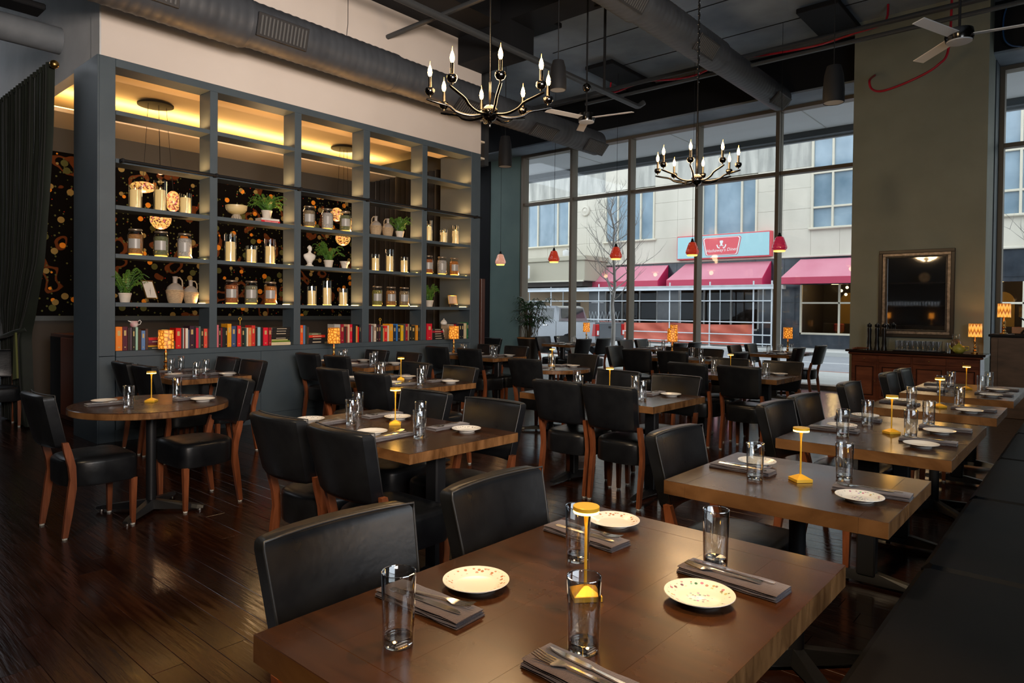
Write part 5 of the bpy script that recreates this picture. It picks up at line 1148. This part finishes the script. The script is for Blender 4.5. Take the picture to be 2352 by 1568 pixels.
# granite shopfront
shops = [(-13.2, -9.9, .55, 2.75), (-8.7, -4.5, .55, 2.75), (-2.62, .6, .45, 2.72), (3.5, 7.5, .45, 2.72)]
edges = [-14.3]+[e for s_ in shops for e in s_[:2]]+[24]
for k in range(0, len(edges)-1, 2):
    a, b = edges[k], edges[k+1]; n = max(1, round((b-a)/1.1))
    for j in range(n):
        for z0, z1 in ((-.16, .9), (.9, 1.9), (1.9, 2.9)): part('granite_slab', MB().rbox(a+(b-a)*j/n+.004, a+(b-a)*(j+1)/n-.004, -.02, .2, z0+.004, z1-.004, .004), granite, bd_)
for j in range(28): part('granite_slab', MB().rbox(-14.3+j*1.37+.004, -14.3+(j+1)*1.37-.004, -.02, .25, 2.904, 3.955, .004), granite, bd_)
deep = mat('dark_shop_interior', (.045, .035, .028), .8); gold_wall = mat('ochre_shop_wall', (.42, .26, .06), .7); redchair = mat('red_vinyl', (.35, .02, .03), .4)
for i, (a, b, z0, z1) in enumerate(shops):
    part('stall_riser', MB().box(a, b, 0, .2, -.16, z0), granite, bd_); part('lintel', MB().box(a, b, 0, .25, z1, 2.91), granite, bd_)
    w = part('shop_window', MB().rbox(a, b, -.03, .12, z0, z0+.09, .01).rbox(a, a+.08, -.03, .12, z0, z1, .01).rbox(b-.08, b, -.03, .12, z0, z1, .01), wf if i > 1 else curbm, bd_)
    for q in (1, 2): 
        x = a+(b-a)*q/3 if i < 2 else a+(b-a)*(.52 if q == 1 else .52); 
        if q == 1 or i < 2: part('mullion', MB().rbox(x-.04, x+.04, -.02, .1, z0, z1, .01), wf if i > 1 else curbm, w)
    if i > 1: part('glazing_bar', MB().rbox(a, b, -.02, .1, 1.85, 1.93, .01), wf, w)
    part('pane', MB().box(a+.05, b-.05, .04, .045, z0+.05, z1), shopglass, w)
    part('shop_interior', MB().box(a-.2, b+.2, 4.2, 4.3, -.1, 3).box(a-.2, b+.2, .3, 4.3, 2.95, 3.0).box(a-.3, a-.2, .3, 4.3, -.1, 3).box(b+.2, b+.3, .3, 4.3, -.1, 3).box(a-.2, b+.2, .3, 4.3, -.12, -.1), deep, bd_)
    if i > 1:
        part('arched_alcove', MB().prism([(a+.6, .2), (a+1.5, .2), (a+1.5, 2.0)]+[(a+1.05+.45*math.cos(PI*j/10), 2.0+.45*math.sin(PI*j/10)) for j in range(11)]+[(a+.6, 2.0)], 'y', 4.1, 4.18), gold_wall, bd_)
        for j in range(3): part('counter_stool', MB().rbox(a+.9+j*.8, a+1.3+j*.8, 2.0, 2.4, .55, .95, .05), redchair, bd_)
        part('counter', MB().rbox(a+.2, b-.1, 2.8, 3.2, .0, .95, .02), deep, bd_)
        point('shop_light', (a+1.1, 33.6, 2.6), 60, (1, .62, .2), .2); point('shop_light', (a+2.4, 34.5, 2.5), 30, (1, .5, .2), .2)
    else: point('shop_light', (b-1.0, 34.2, 2.3), 22, (1, .55, .2), .1)
for j, (dx, dz) in enumerate(((0, 0), (.25, .15), (.2, -.18))): part('globe_light', MB().sph((-1.45+dx, 2.2, 2.5+dz), .07, 10, 8), emis('globe_%d' % j, (1, .8, .4), 4), bd_, 180)
# left part of the building: tan ground floor under a flat marquee
part('tan_wall', MB().rbox(-34, -14.3, .0, .25, -.16, 4.0, .01), tanw, bd_); part('dark_door', MB().box(-16.2, -14.9, -.01, .02, -.16, 1.9).box(-19.5, -17.6, -.01, .02, .3, 2.0), deep, bd_)
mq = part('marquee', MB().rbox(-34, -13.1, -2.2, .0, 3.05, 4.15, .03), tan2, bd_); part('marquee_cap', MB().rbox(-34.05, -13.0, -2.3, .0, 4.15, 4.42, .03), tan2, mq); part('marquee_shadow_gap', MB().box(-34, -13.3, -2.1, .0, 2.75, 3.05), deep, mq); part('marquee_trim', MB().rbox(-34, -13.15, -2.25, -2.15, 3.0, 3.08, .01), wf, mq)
t = empty('wall_floodlight', 'white floodlight box standing on the flat beige marquee', 'light', (-16.8, 29.2, 0)); part('housing', MB().rbox(-.25, .25, -.2, .2, 3.2, 3.95, .04), mat('white_enamel', (.75, .77, .8), .4), t); part('bracket', MB().rbox(-.5, .1, -.25, .2, 3.08, 3.2, .02), curbm, t)
t = empty('wall_rosette', 'round stone rosette on the wall above the marquee', 'ornament', (-14.6, 31.98, 7.15)); part('disc', MB().lathe([(.001, 0), (.30, .0), (.27, .08), (.2, .10), (.17, .06), (.001, .12)], 24).xf(Matrix.Rotation(PI/2, 4, 'X')), stone, t, 40)
t = empty('wall_lantern', 'white caged lamp mounted low on the cream wall', 'lamp', (-15.9, 31.9, 4.75)); part('cage', MB().lathe([(.001, -.3), (.12, -.26), (.2, -.1), (.2, .18), (.001, .25)], 16), mat('lamp_white', (.7, .7, .7), .5), t, 50); part('arm', MB().tube([(0, 0, .2), (.0, .1, .3)], .03, 6), curbm, t)
# awnings, sign
awn = noisy(mat('reflection_paled_awning', rough=.7), (.52, .17, .23), (.60, .24, .30), .6); awn2 = mat('crimson_awning_side', (.50, .012, .08), .7); awn3 = mat('red_awning_valance', (.48, .05, .10), .7)  # canopy slope colour paled to carry sky and window glass reflections
def awning(x0, x1, label):
    t = empty('shop_awning', label, 'awning', (0, 32, 0), 0, 'pink red awnings on the diner front'); sh = .55
    part('canopy', MB().add([(x0+sh*.9, -.06, 3.88), (x1, -.06, 3.86), (x1, -1.15, 3.02), (x0, -1.15, 3.02), (x0+sh*.9, -.06, 3.84), (x1, -.06, 3.82), (x1, -1.13, 2.98), (x0, -1.13, 2.98)], [(0, 1, 2, 3), (7, 6, 5, 4), (0, 3, 7, 4), (1, 5, 6, 2), (0, 4, 5, 1), (3, 2, 6, 7)]), awn, t)
    part('valance', MB().rbox(x0, x1, -1.16, -1.13, 2.72, 3.02, .004), awn3, t)
    for s in (0, 1): 
        x = (x0, x1)[s]; xt = x+sh*.9 if s == 0 else x
        part('side_panel', MB().add([(x, -1.15, 2.72), (x, -1.15, 3.02), (xt, -.06, 3.86), (xt if s == 0 else x, -.06, 2.72), (x+.02, -1.15, 2.72), (x+.02, -1.15, 3.0), (xt+.02, -.06, 3.84), (xt+.02, -.06, 2.72)], [(0, 1, 2, 3), (7, 6, 5, 4), (0, 4, 5, 1), (1, 5, 6, 2), (2, 6, 7, 3), (3, 7, 4, 0)]), awn2, t)
awning(-13.6, -9.3, 'pink red awning behind the bare tree, left of three'); awning(-8.8, -3.95, 'wide pink red awning under the diner sign'); awning(-3.1, 1.8, 'pink red awning beside the olive pillar, right of three'); 
sg = empty('diner_sign', 'pale turquoise diner sign with red badge reading Hathaway\'s Diner', 'sign', (-6.27, 31.9, 4.67)); red_s = mat('sign_red', (.66, .07, .09), .45); tq = mat('sign_turquoise', (.36, .60, .64), .45)
part('sign_box', MB().rbox(-2.40, 2.40, -.22, .08, -.60, .60, .01), red_s, sg); part('sign_face', MB().rbox(-2.36, 2.33, -.24, -.22, -.54, .55, .004), tq, sg)
def badge(s, k): 
    P = [(-.95*s, .36*s), (-.88*s, .43*s), (.88*s, .43*s), (.95*s, .36*s), (.80*s, -.38*s), (.72*s, -.44*s), (-.72*s, -.44*s), (-.80*s, -.38*s)]
    return MB().prism([(x+.0, z) for x, z in P], 'y', -.245-k*.01, -.24)
part('badge_edge', badge(1.04, 0), red_s, sg); part('badge_border', badge(1.0, 1), whitep, sg); part('badge', badge(.94, 2), mat('badge_red', (.70, .10, .12), .4), sg)
text("Hathaway's Diner", .22, whitep, sg, (0, -.262, -.20), (PI/2, R(-2), 0), ext=.004, shear=.25)
part('badge_emblem', MB().prism([(-.06, .02), (.06, .02), (.05, .12), (.09, .20), (.07, .27), (-.07, .27), (-.09, .20), (-.05, .12)], 'y', -.268, -.262).prism([(-.10, -.02), (0, .02), (.10, -.02), (.10, .04), (0, .0), (-.10, .04)], 'y', -.268, -.262).prism([(-.26, .06), (-.20, .08), (-.16, -.04), (-.06, -.08), (-.10, -.12), (-.20, -.08)], 'y', -.268, -.262).prism([(.26, .06), (.20, .08), (.16, -.04), (.06, -.08), (.10, -.12), (.20, -.08)], 'y', -.268, -.262), whitep, sg)
# scaffold and red sheeting
scm = mat('galvanised_scaffold_tube', (.62, .66, .70), .4, .3); sc = empty('scaffold', 'galvanised pedestrian scaffold along the diner front', 'scaffold', (0, 30, 0))
vx = [-18.0, -15.5, -12.3, -8.15, -6.07, -4.0, -3.18]; 
for x in vx:
    part('upright', MB().tube([(x, 0, -.16), (x, 0, 2.85)], .035, 10), scm, sc, 60); part('base_plate', MB().rbox(x-.12, x+.12, -.12, .12, -.16, -.14, .004), scm, sc)
    part('upright', MB().tube([(x+.02, 1.1, -.16), (x+.02, 1.1, 2.6)], .03, 8), scm, sc, 60)
for z in (.02, .42, .98, 1.95): part('rail', MB().tube([(vx[0], -.04, z), (-3.18, -.04, z)], .028, 8), scm, sc, 60)
part('platform', MB().rbox(-18.3, -3.0, -.15, 1.25, 2.50, 2.68, .01), noisy(mat('grey_scaffold_board', rough=.7), (.40, .42, .44), (.52, .54, .56), 3), sc); part('platform_edge', MB().rbox(-18.3, -3.0, -.17, -.13, 2.47, 2.56, .005), scm, sc)
gate = MB()
for k in range(9): gate.tube([(-14.0+k*.22, 1.6, .6), (-13.78+k*.22, 1.6, 1.4)], .016, 5).tube([(-13.78+k*.22, 1.6, .6), (-14.0+k*.22, 1.6, 1.4)], .016, 5)
tag(obj('folding_gate', gate, scm, loc=(0, 30, 0)), 'folding metal lattice gate across the doorway behind the tree', 'gate')
rs = MB(); rings = []
for i in range(10):
    z = -.08+.98*i/9; rings.append([(-12.3+8.3*j/110, 30.06+.05*math.sin(j*.35+i*.9)+.04*math.sin(j*.11-i*.7), z-.05*abs(math.sin(j*.055))*(i/9)) for j in range(111)])
rs.loft(rings, cap=False, closed=False); tag(obj('red_sheeting', rs, noisy(mat('faded_red_tarpaulin', rough=.6), (.55, .10, .06), (.68, .17, .11), 1.2), smooth=180), 'faded red sheeting tied along the bottom of the scaffold', 'tarpaulin')
# pickup truck parked at the near side of the road
tk = empty('pickup_truck', 'silver grey pickup truck parked outside with its tail lights lit', 'truck', (-6.1, 20.5, -.32)); body = noisy(mat('silver_car_paint', rough=.25, metal=.5, coat=.6), (.19, .20, .22), (.23, .24, .26), 1); darkp = mat('black_plastic', (.02, .02, .022), .5); tyre = mat('tyre_rubber', (.018, .018, .02), .8); chrome = mat('bumper_chrome', (.7, .72, .75), .15, 1); carglass = mat('dark_car_glass', (.02, .026, .03), .05, spec=1.0)
Wd = 1.98
def side(pts, y0, y1, nm, mt): return part(nm, MB().prism(pts, 'y', y0, y1), mt, tk)
arch = lambda cx: [(cx+.47*math.cos(a), .42+.47*math.sin(a)) for a in [PI*j/8 for j in range(9)]]
low = [(0, .55), (0, 1.32), (-1.66, 1.32), (-1.72, 1.36), (-3.9, 1.32), (-4.1, 1.26), (-5.6, 1.14), (-5.75, .95), (-5.75, .45)]+arch(-4.75)[::-1]+arch(-1.18)[::-1]+[(-.4, .42)]
m = MB(); y_in = .06
m.loft([[(x*.998, 0+y_in, z) for x, z in low], [(x, .0, z) for x, z in low]][::-1]+[[(x, Wd, z) for x, z in low]]); part('lower_body', m, body, tk)
m = MB(); cab = [(-1.68, 1.34), (-1.78, 1.86), (-1.98, 1.93), (-3.0, 1.93), (-3.95, 1.34)]
m.loft([[(x, .04, z) if z < 1.5 else (x, .20, z) for x, z in cab], [(x, Wd-.04, z) if z < 1.5 else (x, Wd-.20, z) for x, z in cab]]); part('cab', m, body, tk)
def quad(nm, P, mt, off=(0, -.012, 0)):
    q = [Vector(p) for p in P]; o2 = Vector(off); part(nm, MB().add([p+o2 for p in q]+[p-o2 for p in q], [(0, 1, 2, 3), (7, 6, 5, 4), (0, 4, 5, 1), (1, 5, 6, 2), (2, 6, 7, 3), (3, 7, 4, 0)]), mt, tk)
yb = lambda z: .04+.16*(z-1.34)/.55
quad('side_window', [(-1.98, yb(1.42), 1.42), (-2.62, yb(1.42), 1.42), (-2.62, yb(1.84), 1.84), (-2.02, yb(1.84), 1.84)], carglass); quad('side_window', [(-2.72, yb(1.42), 1.42), (-3.65, yb(1.42), 1.42), (-3.10, yb(1.84), 1.84), (-2.72, yb(1.84), 1.84)], carglass)
quad('rear_window', [(-1.70, .22, 1.45), (-1.70, Wd-.22, 1.45), (-1.77, Wd-.28, 1.82), (-1.77, .28, 1.82)], carglass, (.012, 0, 0))
part('tailgate', MB().rbox(-.01, .03, .26, Wd-.26, .72, 1.30, .015), body, tk); part('tailgate_handle', MB().rbox(.03, .045, Wd/2-.14, Wd/2+.14, 1.10, 1.18, .01), darkp, tk)
tl = mat('tail_light_red', (.42, .01, .01), .2, estr=.06, ecol=(1, .03, .02))
for y in (.02, Wd-.22):
    part('tail_light', MB().rbox(-.02, .04, y, y+.20, .82, 1.26, .02), tl, tk); part('reverse_lens', MB().rbox(.035, .046, y+.04, y+.16, .86, 1.02, .008), mat('clear_lens', (.8, .8, .8), .2), tk)
quad('tail_light_side', [(-.14, -.004, .82), (0, -.004, .82), (0, -.004, 1.26), (-.09, -.004, 1.26)], tl, (0, .004, 0))
part('rear_bumper', MB().rbox(-.10, .20, .04, Wd-.04, .45, .66, .03), chrome, tk); part('bumper_step', MB().rbox(.0, .205, .45, Wd-.45, .58, .68, .01), darkp, tk); part('number_plate', MB().rbox(.20, .21, Wd/2-.16, Wd/2+.16, .48, .62, .004), whitep, tk)
for x in (-1.18, -4.75):
    for y in (-.02, Wd-.24):
        w = part('wheel', MB().lathe([(.001, 0), (.22, 0), (.36, .02), (.39, .06), (.39, .20), (.36, .26), (.001, .26)], 28).xf(Matrix.Translation((x, y+.26, .39)) @ Matrix.Rotation(PI/2, 4, 'X')), tyre, tk, 40)
        part('rim', MB().lathe([(.001, 0), (.08, -.01), (.20, .03), (.22, .0)], 12).xf(Matrix.Translation((x, y-.005, .39)) @ Matrix.Rotation(-PI/2, 4, 'X')), chrome, w, 40)
for x in (-2.30, -3.35): part('door_handle', MB().rbox(x-.10, x+.10, -.035, .0, 1.16, 1.20, .008), chrome, tk)
part('door_seam', MB().box(-1.80, -1.785, -.004, .01, .55, 1.33).box(-2.69, -2.675, -.004, .01, .55, 1.33), darkp, tk)
# bare trees
bark = noisy(mat('pale_grey_bark', rough=.8), (.26, .23, .21), (.50, .46, .43), 6, (1, 1, .4))
def tree(x, y, z0, h, seed, label, fork=.36, spread=1.0, wide=1.6):
    rnd = random.Random(seed); t = empty('bare_tree', label, 'tree', (x, y, z0)); tr = MB(); br = MB()
    P = [(rnd.uniform(-.03, .03)*i*.4, rnd.uniform(-.03, .03)*i*.4, h*i/9) for i in range(10)]; tr.tube(P, [.065*(1-.092*i)+.006 for i in range(10)], 10); part('trunk', tr, bark, t, 60)
    def grow(p, d, l, r, lev):
        Q = [p]; 
        for i in range(5):
            d = (d+Vector((rnd.uniform(-.16, .16), rnd.uniform(-.16, .16), .10+rnd.uniform(-.05, .05)))).normalized(); Q.append(Q[-1]+d*l/5)
        br.tube(Q, [r*(1-.16*i) for i in range(6)], 5)
        if lev > 0:
            for k in range(3 if lev > 1 else 3):
                i = rnd.randint(1, 5); s = Vector((rnd.uniform(-1, 1), rnd.uniform(-1, 1), rnd.uniform(-.1, .6))).normalized(); grow(Q[i], (d*.75+s*.75).normalized(), l*rnd.uniform(.45, .7), r*.5, lev-1)
    for k in range(30):
        q = fork+(1-fork)*k/30; i = min(8, int(q*9)); p = Vector(P[i]).lerp(Vector(P[i+1]), q*9-i); a = k*2.4+rnd.uniform(-.3, .3)
        grow(p, Vector((math.cos(a), math.sin(a), .55)).normalized(), wide*(1.15-q*.8)*rnd.uniform(.8, 1.15)*spread, .024*(1.2-q*.8), 2)
    part('branches', br, bark, t, 60)['kind'] = 'stuff'
tree(-3.05, 16.9, -.02, 4.9, 5, 'slender bare street tree just outside the middle window'); tree(7.9, 17.1, -.02, 3.9, 9, 'bare tree outside the right window, only its branches showing', .30, 1.2)
# ------------------------------------------------------------------ dim back bar behind the camera, seen only in the mirror
bb = empty('back_bar', 'dark back bar shelving reflected in the mirror', 'bar', (0, 0, 0))
part('cabinet', MB().rbox(.6, 5.2, -4.55, -4.1, 0, 1.05, .01), millm, bb)
for z in (1.70, 2.55): part('bar_shelf', MB().rbox(.8, 5.0, -4.5, -4.2, z, z+.04, .004), millm, bb)
for k in range(20): tag(obj('bar_glass', sm, None, loc=(1.55+k*.095, -4.3, 1.7405)), ORD[k]+' glass in the row on the dim back bar, seen in the mirror', 'glass', 'glasses on the back bar')
t = empty('wood_slice', 'round pale wood slice standing on the upper back bar shelf', 'ornament', (2.9, -4.3, 2.591)); part('disc', MB().lathe([(.001, -.02), (.17, -.02), (.18, 0), (.17, .02), (.001, .02)], 30).xf(Matrix.Translation((0, 0, .18)) @ Matrix.Rotation(PI/2, 4, 'X')), noisy(mat('pale_wood_slice', rough=.7), (.30, .18, .09), (.5, .34, .18), 8), t)
alamp(ambm, 24, 'orange lamp at the left of the back bar', (1.75, -4.3, 1.0505), power=2); alamp(ambm, 24, 'orange lamp at the right of the back bar', (3.15, -4.3, 1.0505), power=2)
# remaining amber lamps on the tables near the window
alamp(ambm, 8, 'amber mosaic shade lamp on the left window table', (-.42, 11.75, .7504)); alamp(ambm, 8, 'amber mosaic shade lamp at the back of the middle window table', (1.60, 11.75, .7504)); alamp(ambm, 8, 'amber mosaic shade lamp on the third table of the middle row', (2.95, 9.12, .7504)); alamp(ambm, 8, 'amber mosaic shade lamp on the right window table', (3.68, 11.92, .7504))
